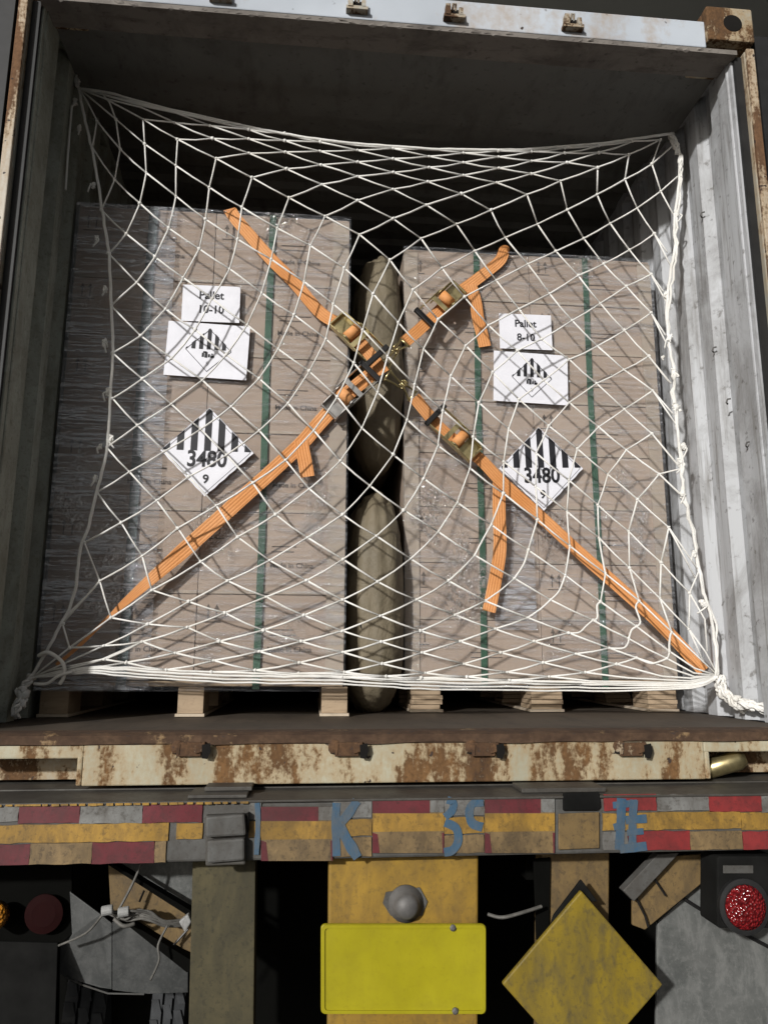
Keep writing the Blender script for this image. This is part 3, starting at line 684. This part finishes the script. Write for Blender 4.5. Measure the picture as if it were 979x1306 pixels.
st(2,1,(11,145,820),(11,300,970),(21,480,135),(21,655,265),(21,835,395),(22,75,560),(22,268,710),(22,462,850),(32,637,30),(32,790,225),(33,6,390),(33,195,540),(33,405,690),(33,617,828),(43,848,8),(44,100,165),(44,320,330),(44,545,485),(44,750,640))
st(3,2,(21,190,115),(21,365,295),(21,545,460),(21,730,590),(21,925,745),(22,150,895),(32,330,70),(32,490,240),(32,655,430),(32,840,585),(33,72,738),(33,287,872),(43,515,40),(43,762,185),(44,8,318),(44,272,445),(44,495,560),(44,735,685))
st(4,3,(21,205,440),(21,390,628),(21,585,768),(21,775,905),(31,955,90),(32,150,240),(32,315,425),(32,462,605),(32,670,765),(32,880,898),(43,115,62),(43,350,200),(43,580,325),(43,845,430),(44,120,525),(44,375,620),(44,545,680))
st(5,4,(21,215,735),(21,400,897),(31,580,75),(31,765,232),(31,925,393),(32,110,567),(32,252,765),(32,450,908),(42,672,65),(42,888,205),(43,150,318),(43,390,412),(43,640,500),(43,885,578),(44,165,655),(44,420,720))
st(6,5,(31,215,40),(31,370,208),(31,540,370),(31,690,528),(31,862,710),(32,15,905),(42,215,72),(42,445,197),(42,670,318),(42,905,418),(43,175,512),(43,422,578),(43,675,648),(43,940,710),(44,225,772))
st(7,6,(31,178,345),(31,320,498),(31,490,678),(31,622,850),(41,765,80),(41,932,200),(42,195,300),(42,428,415),(42,668,512),(42,910,580),(43,185,648),(43,445,718),(43,715,770),(43,979,797))
st(8,7,(31,118,625),(31,268,815),(41,400,45),(41,460,258),(41,690,330),(41,915,400),(42,175,508),(42,412,578),(42,670,645),(42,915,717),(43,205,775),(43,465,798),(43,730,820))
st(9,8,(31,40,940),(41,135,200),(41,205,430),(41,435,470),(41,680,490),(41,880,578),(42,150,640),(42,400,710),(42,680,770),(42,940,795),(43,180,805))
A[10,9] = (80,795); A[10,10] = (89,826)
st(10,11,(41,160,605),(41,400,580),(41,605,650),(41,845,697),(42,125,758),(42,395,777),(42,665,800))
st(11,12,(41,165,690),(41,300,710),(41,550,755),(41,830,768))
st(-1,1,(11,235,255),(11,415,410),(11,610,545),(11,818,680),(12,42,805),(12,262,935),(22,468,65),(22,680,205),(22,860,365),(23,38,545),(23,195,710),(23,365,880),(33,540,65),(33,725,230),(33,897,380),(34,122,550),(34,303,705),(34,495,870),(44,697,85),(44,875,275))
st(-2,2,(11,405,255),(11,620,380),(11,860,500),(12,105,620),(12,335,745),(12,560,860),(12,775,975),(22,965,155),(23,130,340),(23,285,525),(23,458,688),(23,625,855),(33,790,45),(34,-4,210),(34,175,355),(34,365,515),(34,550,670),(34,745,845))
st(-3,2,(11,600,275),(11,838,375),(12,88,468),(12,320,565),(12,540,662),(12,762,762),(13,5,875),(23,180,20),(23,310,205),(23,450,385),(23,600,562),(23,780,720),(24,-34,905),(34,125,65),(34,308,218),(34,480,362),(34,685,512))
st(-4,2,(11,825,295),(12,85,378),(12,312,460),(12,535,540),(12,760,612),(13,5,692),(13,212,790),(13,400,910),(23,515,98),(23,648,282),(23,790,460),(23,932,648),(24,125,775),(24,295,925),(34,468,108),(34,640,260))
st(-5,2,(12,85,320),(12,308,388),(12,530,455),(12,762,522),(13,8,588),(13,222,645),(13,430,720),(13,615,822),(23,705,15),(23,845,180),(24,2,365),(24,142,532),(24,300,692),(24,465,840),(24,645,970))
st(-6,2,(12,308,343),(12,530,398),(12,760,448),(13,5,502),(13,228,555),(13,445,605),(13,650,650),(13,840,725),(13,905,910),(24,42,100),(24,180,252),(24,318,425),(24,470,595),(24,620,755))
st(-7,3,(12,535,387),(13,5,437),(13,228,487),(13,445,525),(13,665,560),(13,870,595),(14,70,640),(14,112,820),(24,215,20),(24,338,180),(24,480,320),(24,635,485))
st(-8,4,(13,222,440),(13,445,465),(13,662,490),(13,870,515),(14,110,525),(14,302,555),(14,298,725),(14,380,905),(24,500,92),(24,635,245))
st(-9,5,(13,662,452),(13,870,457),(14,95,465),(14,310,462),(14,497,475),(14,472,630),(14,548,810),(14,655,970))
st(-10,6,(14,95,435),(14,310,420),(14,520,392),(14,693,383),(14,640,535),(14,695,705))
def netY(x, y):
    s = lambda a, b, q: (lambda t: t*t*(3-2*t))(min(1, max(0, (q-a)/(b-a))))
    return .358+.155*s(470, 640, x)*(1-s(770, 872, x))*s(170, 330, y)*(1-.45*s(700, 870, y))
def NP(p): return at(p[0], p[1], netY(*p))
net = thing('cargo_net', 'white knotted cord net stretched across the container opening', 'cargo net', (0, .36, .1))
mb = MB(); RC = .0031
MID = {((2,17),(3,17)): [(44,298,355),(44,300,430)], ((3,17),(4,17)): [(44,232,480),(44,185,522)], ((2,18),(3,18)): [(44,515,505),(44,500,545)],
       ((1,18),(2,18)): [(44,540,365),(44,568,455)], ((3,18),(4,18)): [(44,490,590),(44,460,620)], ((1,19),(2,19)): [(44,755,540),(44,748,600)], ((3,19),(4,19)): [(44,650,715),(44,600,705)],
       ((3,16),(4,16)): [(43,925,375)], ((2,15),(3,15)): [(43,820,95)], ((2,14),(3,14)): [(33,560,930)], ((0,17),(1,17)): [(44,328,40)], ((2,16),(3,16)): [(44,60,265)]}
for (a, b), p in A.items():
    for q in ((a, b+1), (a+1, b)):
        if q in A:
            k = ((a,b), q); pts = [NP(p)]+[NP(T(*m)) for m in MID.get(k, [])]+[NP(A[q])]
            if len(pts) > 2: pts = smoothpath(pts, 6)
            else: pts = [pts[0], (pts[0]+pts[1])/2+Vector((0, random.uniform(-.003,.003), -random.uniform(0,.004))), pts[1]]
            mb.tube(pts, RC*random.uniform(.92,1.08)*(1.15 if len(pts) > 3 else 1), 6)
TL, TR, BL, BR = (101,113), (858,171), (40,865), (915,862)
def line(pts, r=RC): mb.tube([NP(p) for p in pts], r, 6)
t1 = lambda *q: [T(11, q[i], q[i+1]) for i in range(0, len(q), 2)]
for q in ((117,265,60,150),(235,255,195,150,140,85),(235,255,110,150),(405,255,165,125),(600,275,395,182,165,125),(825,295,610,216,400,172,150,100)): line(t1(*q)+[TL])
line([A[-5,2], T(11,825,258), T(11,400,160), TL]); line([A[-6,2], T(12,0,300), T(11,600,212), T(11,400,165), TL])
for q in (((-11,0),),): pass
for k, pts in ((( -1,20), [(44,970,440),(44,985,640)]), ((-2,19), [(34,835,975),(44,935,140)]), ((-3,18), [(34,850,672)]), ((-4,17), [(34,820,480)]), ((-5,16), [(34,775,140)]), ((-6,15), [(24,745,915)]), ((-7,14), [(24,725,625)]), ((-8,13), [(24,712,352)]), ((-9,12), [(24,735,105)]), ((-10,11), [(14,780,862)])):
    if k in A: line([A[k]]+[T(*m) for m in pts])
for k, e in (((-2,19),(44,910,180)), ((-3,18),(34,850,668)), ((-4,17),(34,822,478)), ((-5,16),(34,792,205)), ((-6,15),(24,758,925)), ((-7,14),(24,748,712)), ((-8,13),(24,755,462)), ((-9,12),(24,765,207)), ((-10,11),(14,800,612)), ((-10,10),(14,765,425)), ((-3,18),(34,825,478))):
    if k in A: line([A[k], T(*e)])
line([A[-1,20], T(44,930,145)]); line([A[0,20], T(44,960,700)])
for k, pts in (((0,20),[(44,975,645)]), ((1,19),[(44,900,648)]), ((2,19),[(44,905,745)]), ((3,19),[(44,900,775)]), ((4,19),[(44,800,762),(44,905,798)]), ((5,19),[(44,700,795),(44,880,808)]), ((6,19),[(44,490,806),(44,880,826)]), ((7,19),[(44,260,826),(44,880,838)])):
    line([A[k]]+[T(*m) for m in pts]+[BR])
for k in ((10,10),(10,11),(11,12),(11,13)): line([A[k], BL])
line([A[10,12], T(41,150,690), (60,856)]); line([A[8,19], T(44,260,838), T(44,900,846), BR]); line([A[9,18], T(43,700,826), T(44,200,838)]); line([A[10,17], T(42,940,815), T(43,170,822)])
line([A[11,15], T(42,120,776), T(42,400,790), T(42,660,806), T(43,150,818)])
line([A[9,9], (116,755), (91,779), (80,795)])
for k, p in A.items(): mb.blob(NP(p), .0068*random.uniform(.8,1.2), 1, .5)
mb.build('net_mesh', MT['rope'], net, smooth=True)
# border ropes
def rope(pts, r=.0052, wob=.002):
    sp = smoothpath([NP(p) for p in pts], 6); m = MB()
    m.tube([p+Vector((wob*noise.noise(p*30), wob*noise.noise(p*30+Vector((5,0,0))), wob*noise.noise(p*30+Vector((0,9,0))))) for p in sp], r, 8); return m
top = [TL]+[T(11,200,92), T(11,400,150), T(12,0,285), T(12,300,345), T(12,530,383), T(12,760,408), T(13,0,425), T(13,220,440), T(13,440,445), T(13,660,447), T(13,870,440), T(14,0,432), T(14,300,408), T(14,520,380), T(14,750,345), TR]
rope(top).build('border_rope', MT['rope'], net, smooth=True)
left = [TL, (106,141), (115,179), (119,194), (130,267), (139,323), (142,390), (144,450), (141,508), (137,569), (123,630), (112,674), (102,705), (96,752), (86,782), (74,803), (62,826), BL]
rope(left, .0052, .004).build('border_rope', MT['rope'], net, smooth=True)
right = [TR, (866,196), (866,222), (859,284), (861,308), (857,333), (850,382), (852,433), (859,474), (859,500), (863,541), (867.5,598), (873.6,639), (884,684), (891,727), (899,762), (910,805), BR]
m = rope(right, .0056, .006); m2 = rope([(x+random.uniform(-3,4), y) for x, y in right], .0045, .012); m.add(m2.v, m2.f); m.build('border_rope', MT['rope'], net, smooth=True)
bot = [BL, (62,861), (87,857), (118,853), T(41,550,772), T(42,120,796), T(42,670,803), T(43,170,832), T(43,720,838), T(44,260,846), T(44,880,850), BR]
m = rope(bot, .0040, .005)
for dy, r in ((4.5, .0032), (-3.5, .003), (8.5, .003)):
    q = rope([(x, y+dy*min(1, (x-40)/120)*min(1, (930-x)/120)) for x, y in bot], r, .004); m.add(q.v, q.f)
m.build('border_rope', MT['rope'], net, smooth=True)
# knotted bunches where the net is tied, and the little knots down both edges
def bunch(centre, dirn, n=8, L=.1, r=.02, cr=.0045, seed=1, lumps=3):
    rnd = random.Random(seed); m = MB(); c = Vector(centre); d = Vector(dirn).normalized(); u = d.orthogonal().normalized(); v = d.cross(u)
    for k in range(n):
        ph = rnd.random()*6.3; rr = r*rnd.uniform(.45,1.1); tw = rnd.uniform(2,6)
        m.tube([c+d*(L*(i/14))+(u*math.cos(ph+tw*i/14)+v*math.sin(ph+tw*i/14))*rr*(.6+.4*math.sin(i*.9+k)) for i in range(15)], cr, 6)
    for k in range(lumps): m.blob(c+d*L*rnd.random()+(u*rnd.uniform(-1,1)+v*rnd.uniform(-1,1))*r*.5, r*rnd.uniform(.5,.9), 2, .6)
    return m
m = bunch(at(916,862,.36), at(922,884,.355)-at(916,862,.36), 12, .07, .02, .005, 3)
q = bunch(at(915,876,.34), at(946,902,.30)-at(915,876,.34), 14, .11, .024, .0048, 4); m.add(q.v, q.f)
q = bunch(at(940,898,.26), at(976,904,.22)-at(940,898,.26), 14, .12, .017, .0045, 5); m.add(q.v, q.f)
m.build('tied_bunch', MT['rope'], net, smooth=True)
m = bunch(at(42,862,.37), at(30,880,.34)-at(42,862,.37), 8, .06, .015, .0045, 6)
q = bunch(at(30,880,.34), at(20,908,.30)-at(30,880,.34), 8, .09, .02, .0045, 7); m.add(q.v, q.f)
m.tube(smoothpath([at(62,832,.34), at(50,836,.33), at(62,832,.32), at(80,845,.33), at(82,862,.34), at(76,873,.34)], 6), .006, 7)
m.tube(smoothpath([at(44,872,.34), at(60,872,.33), at(75,862,.33), at(92,857,.34)], 5), .005, 7)
m.build('tied_bunch', MT['rope'], net, smooth=True)
m = bunch(at(856,170,.37), at(866,205,.355)-at(856,170,.37), 9, .10, .013, .0045, 8); q = bunch(at(866,200,.355), (0,0,-1), 7, .09, .009, .004, 9); m.add(q.v, q.f)
m.build('tied_bunch', MT['rope'], net, smooth=True)
bunch(at(95,95,.37), at(103,118,.36)-at(95,95,.37), 6, .06, .01, .004, 10).build('tied_bunch', MT['rope'], net, smooth=True)
for i, (x, y, s) in enumerate(((96,130,1),(101,163,1),(119,236,1),(124,305,1),(135,368,1),(134,437,1.3),(139,500,1.2),(142,560,1.1),(128,570,.8),(122,610,1),(862,273,1.3),(849,376,1.2),(853,432,1.4),(859,478,1.8),(862,520,1.7),(871,570,1.5),(867,590,1.4),(870,630,1.3),(884,706,1),(895,770,1.2),(845,455,.5))):
    c = NP((x, y)); m = MB(); rnd = random.Random(i+40); R3 = lambda k: Vector((rnd.uniform(-1,1)*.8, rnd.uniform(-.6,.6), rnd.uniform(-1,1)*1.3))*k
    for k in range(3): m.tube(smoothpath([c+R3(.009*s) for q in range(5)], 4), .0034, 6)
    m.tube(smoothpath([c, c+Vector((rnd.uniform(-.016,.016), -.004, -.006))*s, c+Vector((rnd.uniform(-.02,.02), 0, -.028))*s], 4), .003, 6)
    m.blob(c, .0075*s, 2, .9, (.8,.8,1.3)); m.build('edge_knot', MT['rope'], net, smooth=True)
MB().tube([at(92,135,.345), at(89,170,.343), at(86,210,.345), at(84,242,.345)], .004, 6).build('loose_cord', MT['rope'], net)

# ------------------------------------------------------------------ trailer
tr = thing('container_trailer', 'dirty yellow and grey trailer rear carrying the open container', 'trailer', (0, 0, -1.45))
YB = -.172
def tp(name, poly, Y, t, mat, root=None, bev=.002): return MB().px(poly, Y, t).build(name, mat, root or tr, bev)
bz0, bz1 = -.289, -.152
beam = MB().box(-1.27, 1.27, YB+.004, -.06, bz0, bz1-.003).build('bumper_beam', MT['bumper'], tr, .006)
mb = MB(); mb.box(-1.27, 1.27, YB-.004, .02, bz1-.002, bz1+.004); mb.box(-1.2, 1.2, .0, 1.2, -.165, -.145)
mb.box(at(245,1000,-.09).x, at(318,1000,-.09).x, -.15, -.03, bz1+.005, bz1+.013); mb.box(at(660,1000,-.09).x, at(765,1000,-.09).x, -.13, -.03, bz1+.005, bz1+.016)
mb.box(at(262,1000,-.09).x, at(322,1000,-.09).x, -.10, -.03, bz1+.014, bz1+.024)
mb.build('bumper_top_plate', MT['bumper_top'], beam, .002)
mb = MB(); xa, xb = -1.25, at(318,1018,YB).x
for k in range(40):
    a = xa+(xb-xa)*k/40; mb.box(a, a+(xb-xa)/40*random.uniform(.55,1.0), YB-.0062, YB-.0045, bz1-.004+random.uniform(0,.002), bz1+.002)
mb.build('worn_yellow_edge', MT['yellow_tape'], beam)
YS = YB+.001
def strip(x0, x1, y0, y1, mat, sk=0.0, Y=YS):      # a piece of tape on the bumper face
    k = -.0175*(1)        # rows run slightly uphill to the right in the photograph; follow the beam
    za, zb = at((x0+x1)/2, y0, Y).z, at((x0+x1)/2, y1, Y).z; xa, xb = at(x0, (y0+y1)/2, Y).x, at(x1, (y0+y1)/2, Y).x
    J = lambda: random.uniform(-.0014,.0014); n_ = max(3, int((xb-xa)/.02)); n2 = 3
    P = [(xa+(xb-xa)*i/n_, za+J()) for i in range(n_)]+[(xb+J(), za+(zb-za)*i/n2) for i in range(n2)]+[(xb-(xb-xa)*i/n_, zb+J()) for i in range(n_)]+[(xa+J(), zb+(za-zb)*i/n2) for i in range(n2)]
    return MB().prism([(x, Y-.0012, z) for x, z in P], (0,.0042,0)).build('reflective_strip', MT[mat], beam)
for a in ((-20,24,1027,1048,'white_tape'),(24.5,102,1026,1050,'red'),(102.5,182,1025,1050,'white_tape'),(182.5,258,1024,1049,'red'),
          (-20,215,1051,1074,'yellow_tape'),(225,258,1050,1070,'yellow_tape'),(-20,38,1077,1103,'red'),(38.5,117,1075,1102,'tan_tape'),(117.5,197,1074,1101,'red'),(197.5,212,1073,1100,'tan_tape'),
          (318,333,1022,1045,'white_tape'),(318,333,1047,1068,'yellow_tape'),(424.5,474,1020,1043,'white_tape'),(424.5,474,1045,1066,'yellow_tape'),(424.5,474,1068,1092,'tan_tape'),
          (566.5,617,1019,1040,'white_tape'),(566.5,617,1042,1063,'yellow_tape'),(566.5,617,1065,1088,'tan_tape'),
          (770,836,1013,1034,'red_bright'),(837,903,1013,1034,'white_tape'),(903.5,970,1013,1035,'red_bright'),(970.5,1010,1014,1036,'white_tape'),
          (768,944,1036,1058,'yellow_tape'),(944.5,1010,1036,1058,'yellow_tape'),(768,800,1061,1084,'white_tape'),(800.5,879,1060,1084,'red_bright'),(879.5,946,1060,1083,'tan_tape'),(946.5,1010,1060,1083,'red_bright')): strip(*a)
for (x0, x1, y0) in ((333,424,1029),(475,566,1019),(618,707,1019)):     # stuck-on panels, each red over yellow over tan
    Y2 = YS-.002; pan = tp('stuck_on_panel', [(x0,y0),(x1,y0),(x1,y0+69),(x0,y0+69)], Y2, .003, MT['tan_tape'], beam, 0)
    w = x1-x0
    for poly, m_ in (([(0,0),(.80*w,0),(.80*w,18),(0,18)],'red'),([(.805*w,0),(w,0),(w,17),(.805*w,17)],'white_tape'),([(0,18.5),(w,18.5),(w,41),(0,42)],'yellow_tape'),([(.97*w,43),(w,43),(w,69),(.98*w,69)],'red'),([(0,43),(.07*w,45),(.10*w,69),(0,69)],'red')):
        tp('tape_piece', [(x0+a, y0+b) for a, b in poly], Y2-.0006, .0005, MT[m_], pan, 0)
tp('hinge_bracket', [(262,1040),(313,1038),(313,1103),(262,1105)], YB-.012, .02, MT['bumper_top'], beam, .004)
mb = MB(); mb.px([(262,1042),(312,1038),(314,1066),(262,1069)], YB-.034, .024); mb.px([(264,1072),(312,1069),(312,1098),(264,1102)], YB-.028, .018); mb.build('hinge_knuckle', MT['bumper'], beam, .006)
tp('bracket_slot', [(312,1040),(317,1037),(317,1060),(312,1064)], YB-.02, .02, MT['hole'], beam, 0)
tp('dark_patch', [(718,1012),(764,1010),(766,1029),(762,1034),(718,1034)], YB-.006, .008, MT['mudguard_dark'], beam, .002)
tp('yellow_patch', [(712,1038),(764,1036),(764,1082),(712,1084)], YB-.004, .006, MT['dim_dirty_yellow'], beam, .002)
# blue brush-painted characters
YK = YS-.0026
def brush(mb, pts, wpx=12, Y=YK):
    p = smoothpath([at(x, y, Y-.0003*len(mb.f)/40) for x, y in pts], 6); wd = [wpx*.00208*(1+.18*noise.noise(q*40)) for q in p]; mb.ribbon(p, wd, .0008)
for strokes in ((([(429,1024),(428,1050),(429,1092)], 10), ([(455,1021),(444,1038),(430,1054)], 11), ([(432,1052),(443,1072),(456,1094)], 12)),
                (([(567,1042),(576,1034),(578,1024),(570,1020)], 9), ([(567,1049),(581,1056),(584,1072),(577,1084),(566,1087)], 10)),
                (([(616,1023),(603,1025),(598,1036),(602,1050),(615,1055)], 10),),
                (([(792,1018),(791,1050),(789,1084)], 11), ([(781,1027),(812,1024)], 8), ([(808,1020),(806,1048),(806,1084)], 10), ([(782,1055),(796,1052)], 8), ([(797,1046),(824,1044)], 10), ([(790,1083),(824,1079)], 10), ([(799,1062),(820,1060)], 7)),
                (([(328,1024),(329,1050),(327,1090)], 6),)):
    mb = MB()
    for q in strokes: brush(mb, *q)
    mb.build('painted_character', MT['blue_paint'], beam)
# posts, plate, diamond
tp('shaded_post', [(246,1095),(326,1093),(323,1330),(240,1330)], -.08, .08, MT['shaded_yellow'])
tp('centre_panel', [(419,1092),(610,1089),(609,1340),(417,1340)], -.12, .06, MT['yellow_panel'], None, .006)
mb = MB(); c = at(517,1152,-.12); mb.lathe(c, (0,-1,0), [(0,.044),(.006,.044),(.010,.036),(.03,.030),(.04,.022),(.045,.008)], 24); kn = mb.build('round_fitting', MT['steel'], tr, smooth=True)
tp('fitting_backing', [(492,1138),(535,1132),(545,1150),(538,1168),(498,1168),(488,1152)], -.124, .003, MT['bumper'], kn, 0)
def rr(x0, y0, x1, y1, r):
    out = []
    for cx, cy, a0 in ((x1-r,y0+r,-90),(x1-r,y1-r,0),(x0+r,y1-r,90),(x0+r,y0+r,180)):
        for k in range(5): a = math.radians(a0+k*22.5); out.append((cx+r*math.cos(a), cy+r*math.sin(a)))
    return out
pl = tp('number_plate', rr(409,1179,620,1294,6), -.16, .012, MT['plate'], None, .003)
mb = MB(); o1, o2 = rr(410,1180,619,1293,6), rr(414,1184,615,1289,4)
for i in range(20): j = (i+1) % 20; mb.px([o1[i], o1[j], o2[j], o2[i]], -.1635, .003)
mb.build('plate_rim', MT['plate'], pl)
for x, y in ((577,1183),(580,1289)): MB().lathe(at(x, y, -.1605), (0,-1,0), [(0,.008),(.004,.008),(.007,.004)], 8).build('plate_bolt', MT['steel'], pl)
tp('yellow_post', [(690,1086),(777,1084),(775,1340),(688,1340)], -.05, .06, MT['dim_dirty_yellow'], None, .005)
tp('post_flange', [(680,1096),(702,1094),(700,1200),(684,1200)], -.06, .009, MT['chassis'])
tp('diamond_sign', [(741,1136),(845,1256),(744,1372),(640,1255)], -.15, .014, MT['diamond'], None, .004)
tp('sign_backing', [(741,1122),(762,1150),(741,1150),(700,1188),(706,1168)], -.13, .01, MT['mudguard_dark'])
# right side: mudguard, lamp, brace
mg = tp('mudguard', [(836,1330),(838,1178),(905,1112),(1010,1080),(1010,1330)], .02, .012, MT['mudguard'])
MB().tube(smoothpath([at(868,1144,.005), at(890,1158,0), at(915,1172,0), at(950,1192,.0), at(990,1213,.0)], 5), .005, 7).build('black_cable', MT['black_steel'], tr)
lamp = tp('tail_lamp', rr(914,1092,990,1184,5), -.14, .09, MT['mudguard_dark'], None, .004)
tp('lamp_label', [(922,1104),(960,1104),(960,1114),(922,1114)], -.143, .004, MT['bumper'], lamp, .001)
c = at(946,1155,-.14); MB().lathe(c, (0,-1,0), [(0,.068),(.012,.068),(.014,.058)], 32).build('lamp_rim', MT['rubber'], lamp)
MB().lathe(c+NY*.0145, (0,-1,0), [(0,.055),(.004,.053),(.009,.04),(.0115,.02)], 32).build('lamp_lens', MT['red_lens'], lamp, smooth=True)
br = tp('brace', [(806,1150),(862,1092),(915,1088),(912,1112),(822,1186),(806,1180)], -.03, .01, MT['dim_dirty_yellow'], None, .002)
tp('brace_flange', [(794,1136),(838,1090),(866,1088),(808,1150)], -.075, .03, MT['bumper'], br, .002)
mb = MB(); mb.tube([at(808,1140,-.05), at(822,1168,-.05), at(826,1182,-.05)], .003, 6); mb.tube([at(832,1118,-.05), at(848,1142,-.05)], .003, 6); mb.build('brace_rod', MT['black_steel'], br)
MB().tube(smoothpath([at(622,1166,-.1), at(640,1170,-.12), at(665,1164,-.12), at(690,1156,-.1)], 6), .0042, 7).build('loose_cable', MT['cable'], tr)
# left side: brace, guard, lamps, wires
tp('grey_panel', [(152,1100),(246,1098),(246,1168)], .03, .01, MT['mudguard'])
lb = tp('brace', [(138,1100),(150,1108),(246,1168),(246,1216),(165,1179),(141,1157)], -.01, .012, MT['dim_dirty_yellow'])
mb = MB(); mb.px([(138,1103),(146,1103),(246,1163),(246,1172)], -.045, .034); mb.px([(160,1178),(166,1177),(246,1226),(246,1240),(238,1240)], -.045, .034); mb.build('brace_flange', MT['chassis'], lb)
mb = MB(); mb.tube([at(178,1150,-.03), at(184,1136,-.03)], .003, 6); mb.tube([at(222,1205,-.03), at(240,1185,-.03)], .003, 6); mb.build('brace_rod', MT['black_steel'], lb)
mb = MB()
def sheet3(q): mb.prism([at(x, y, Y) for x, y, Y in q], (0,.008,0))
sheet3([(89,1137,.06),(128,1166,.05),(143,1178,.05),(143,1262,.13),(128,1260,.13),(84,1246,.13),(74,1240,.14),(77,1206,.10),(92,1192,.07)])
sheet3([(143.5,1176,.05),(166,1180,.06),(240,1230,.10),(240,1266,.14),(184,1268,.14),(143.5,1263,.13)])
mb.build('wheel_guard', MT['guard'], tr, .002)
MB().tube([at(*q) for q in ((84,1246,.125),(105,1256,.125),(138,1267,.125),(184,1268,.13))], .0022, 6).build('guard_edge', MT['bumper'], tr)
tp('rear_plate', [(-40,1090),(92,1095),(92,1192),(76,1206),(74,1330),(-40,1330)], .07, .01, MT['chassis'])
tp('shade_flap', [(-40,1200),(74,1203),(70,1330),(-40,1330)], .05, .008, MT['mudguard_dark'])  # flap colour darkened to carry the shade at lower left
c = at(57,1165,.05); ll = MB().lathe(c, (0,-1,0), [(0,.048),(.006,.048),(.010,.03)], 28).build('tail_lamp', MT['red_lens_dark'], tr)
c = at(-4,1166,.03); MB().lathe(c, (0,-1,0), [(0,.034),(.03,.034),(.04,.02)], 24).build('side_lamp', MT['amber_lens'], tr, smooth=True)
for (xa, xb) in ((73,141),(187,240)):
    X0, X1 = at(xa,1290,.3).x, at(xb,1290,.3).x; c = Vector(((X0+X1)/2, .78, -.95)); hw = (X1-X0)/2
    wl = MB().lathe(c, (1,0,0), [(-hw,.30),(-hw,.44),(-hw*.8,.495),(-hw*.3,.5),(-hw*.28,.485),(-hw*.2,.485),(-hw*.18,.502),(hw*.18,.502),(hw*.2,.485),(hw*.28,.485),(hw*.3,.5),(hw*.8,.495),(hw,.44),(hw,.30)], 64)
    wh = wl.build('wheel', MT['tyre'], tr)
    m = MB()
    for k in range(64):
        a = 2*math.pi*k/64
        for q in (-.55, .0, .55):
            a2 = a+q*.05; n_ = Vector((0, math.cos(a2), math.sin(a2))); t_ = Vector((0,-math.sin(a2),math.cos(a2)))
            m.obox(c+n_*.5+Vector((q*hw,0,0)), (hw*.17,0,0), n_*.003, t_*.017+Vector((.006,0,0)))
    m.build('tread', MT['tyre'], wh)
    MB().lathe(c, (1,0,0), [(-hw*.9,.30),(-hw*.4,.27),(hw*.4,.27),(hw*.9,.30)], 32).build('rim', MT['chassis'], wh)
mb = MB()
for k in range(9):
    r1 = random.Random(k+80); mb.tube(smoothpath([at(132+r1.uniform(-3,3),1163+r1.uniform(-3,3),-.03), at(160,1168+r1.uniform(-7,7),-.07+r1.uniform(-.02,.02)), at(185+r1.uniform(-6,6),1168+r1.uniform(-9,9),-.07), at(212,1178+r1.uniform(-5,5),-.06), at(243,1172+r1.uniform(-5,9),-.03)], 6), .0032, 6)
mb.tube(smoothpath([at(180,1103,-.06), at(168,1130,-.07), at(152,1160,-.08)], 4), .0035, 6); mb.tube(smoothpath([at(214,1180,-.07), at(202,1205,-.08), at(203,1225,-.08), at(192,1250,-.07)], 6), .003, 6)
mb.tube(smoothpath([at(146,1172,-.08), at(158,1181,-.09), at(172,1178,-.08)], 5), .005, 6); mb.tube(smoothpath([at(130,1168,-.05), at(110,1190,.0), at(75,1206,.03)], 5), .003, 6)
wb = mb.build('wire_bundle', MT['cable'], tr, smooth=True)
for (x, y) in ((137,1161),(158,1163)): c = at(x, y, -.09); MB().cyl(c, (1,.1,.12), .0115, .026, 14).build('connector', MT['plastic'], wb, .002)
mb = MB(); mb.px([(228,1176),(240,1166),(244,1176),(236,1190)], -.08, .02); mb.build('cable_tape', MT['plastic'], wb, .003)
# chassis behind in near-black for shade; cross panel added to close the gap
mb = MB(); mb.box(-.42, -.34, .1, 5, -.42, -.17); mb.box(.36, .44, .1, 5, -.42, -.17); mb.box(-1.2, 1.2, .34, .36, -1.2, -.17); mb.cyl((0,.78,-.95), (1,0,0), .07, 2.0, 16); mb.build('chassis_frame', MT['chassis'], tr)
MB().px([(326,1092),(420,1090),(418,1330),(322,1330)], .30, .01).build('shade_flap', MT['chassis'], tr)  # black sheet added to keep the gap below the bumper dark
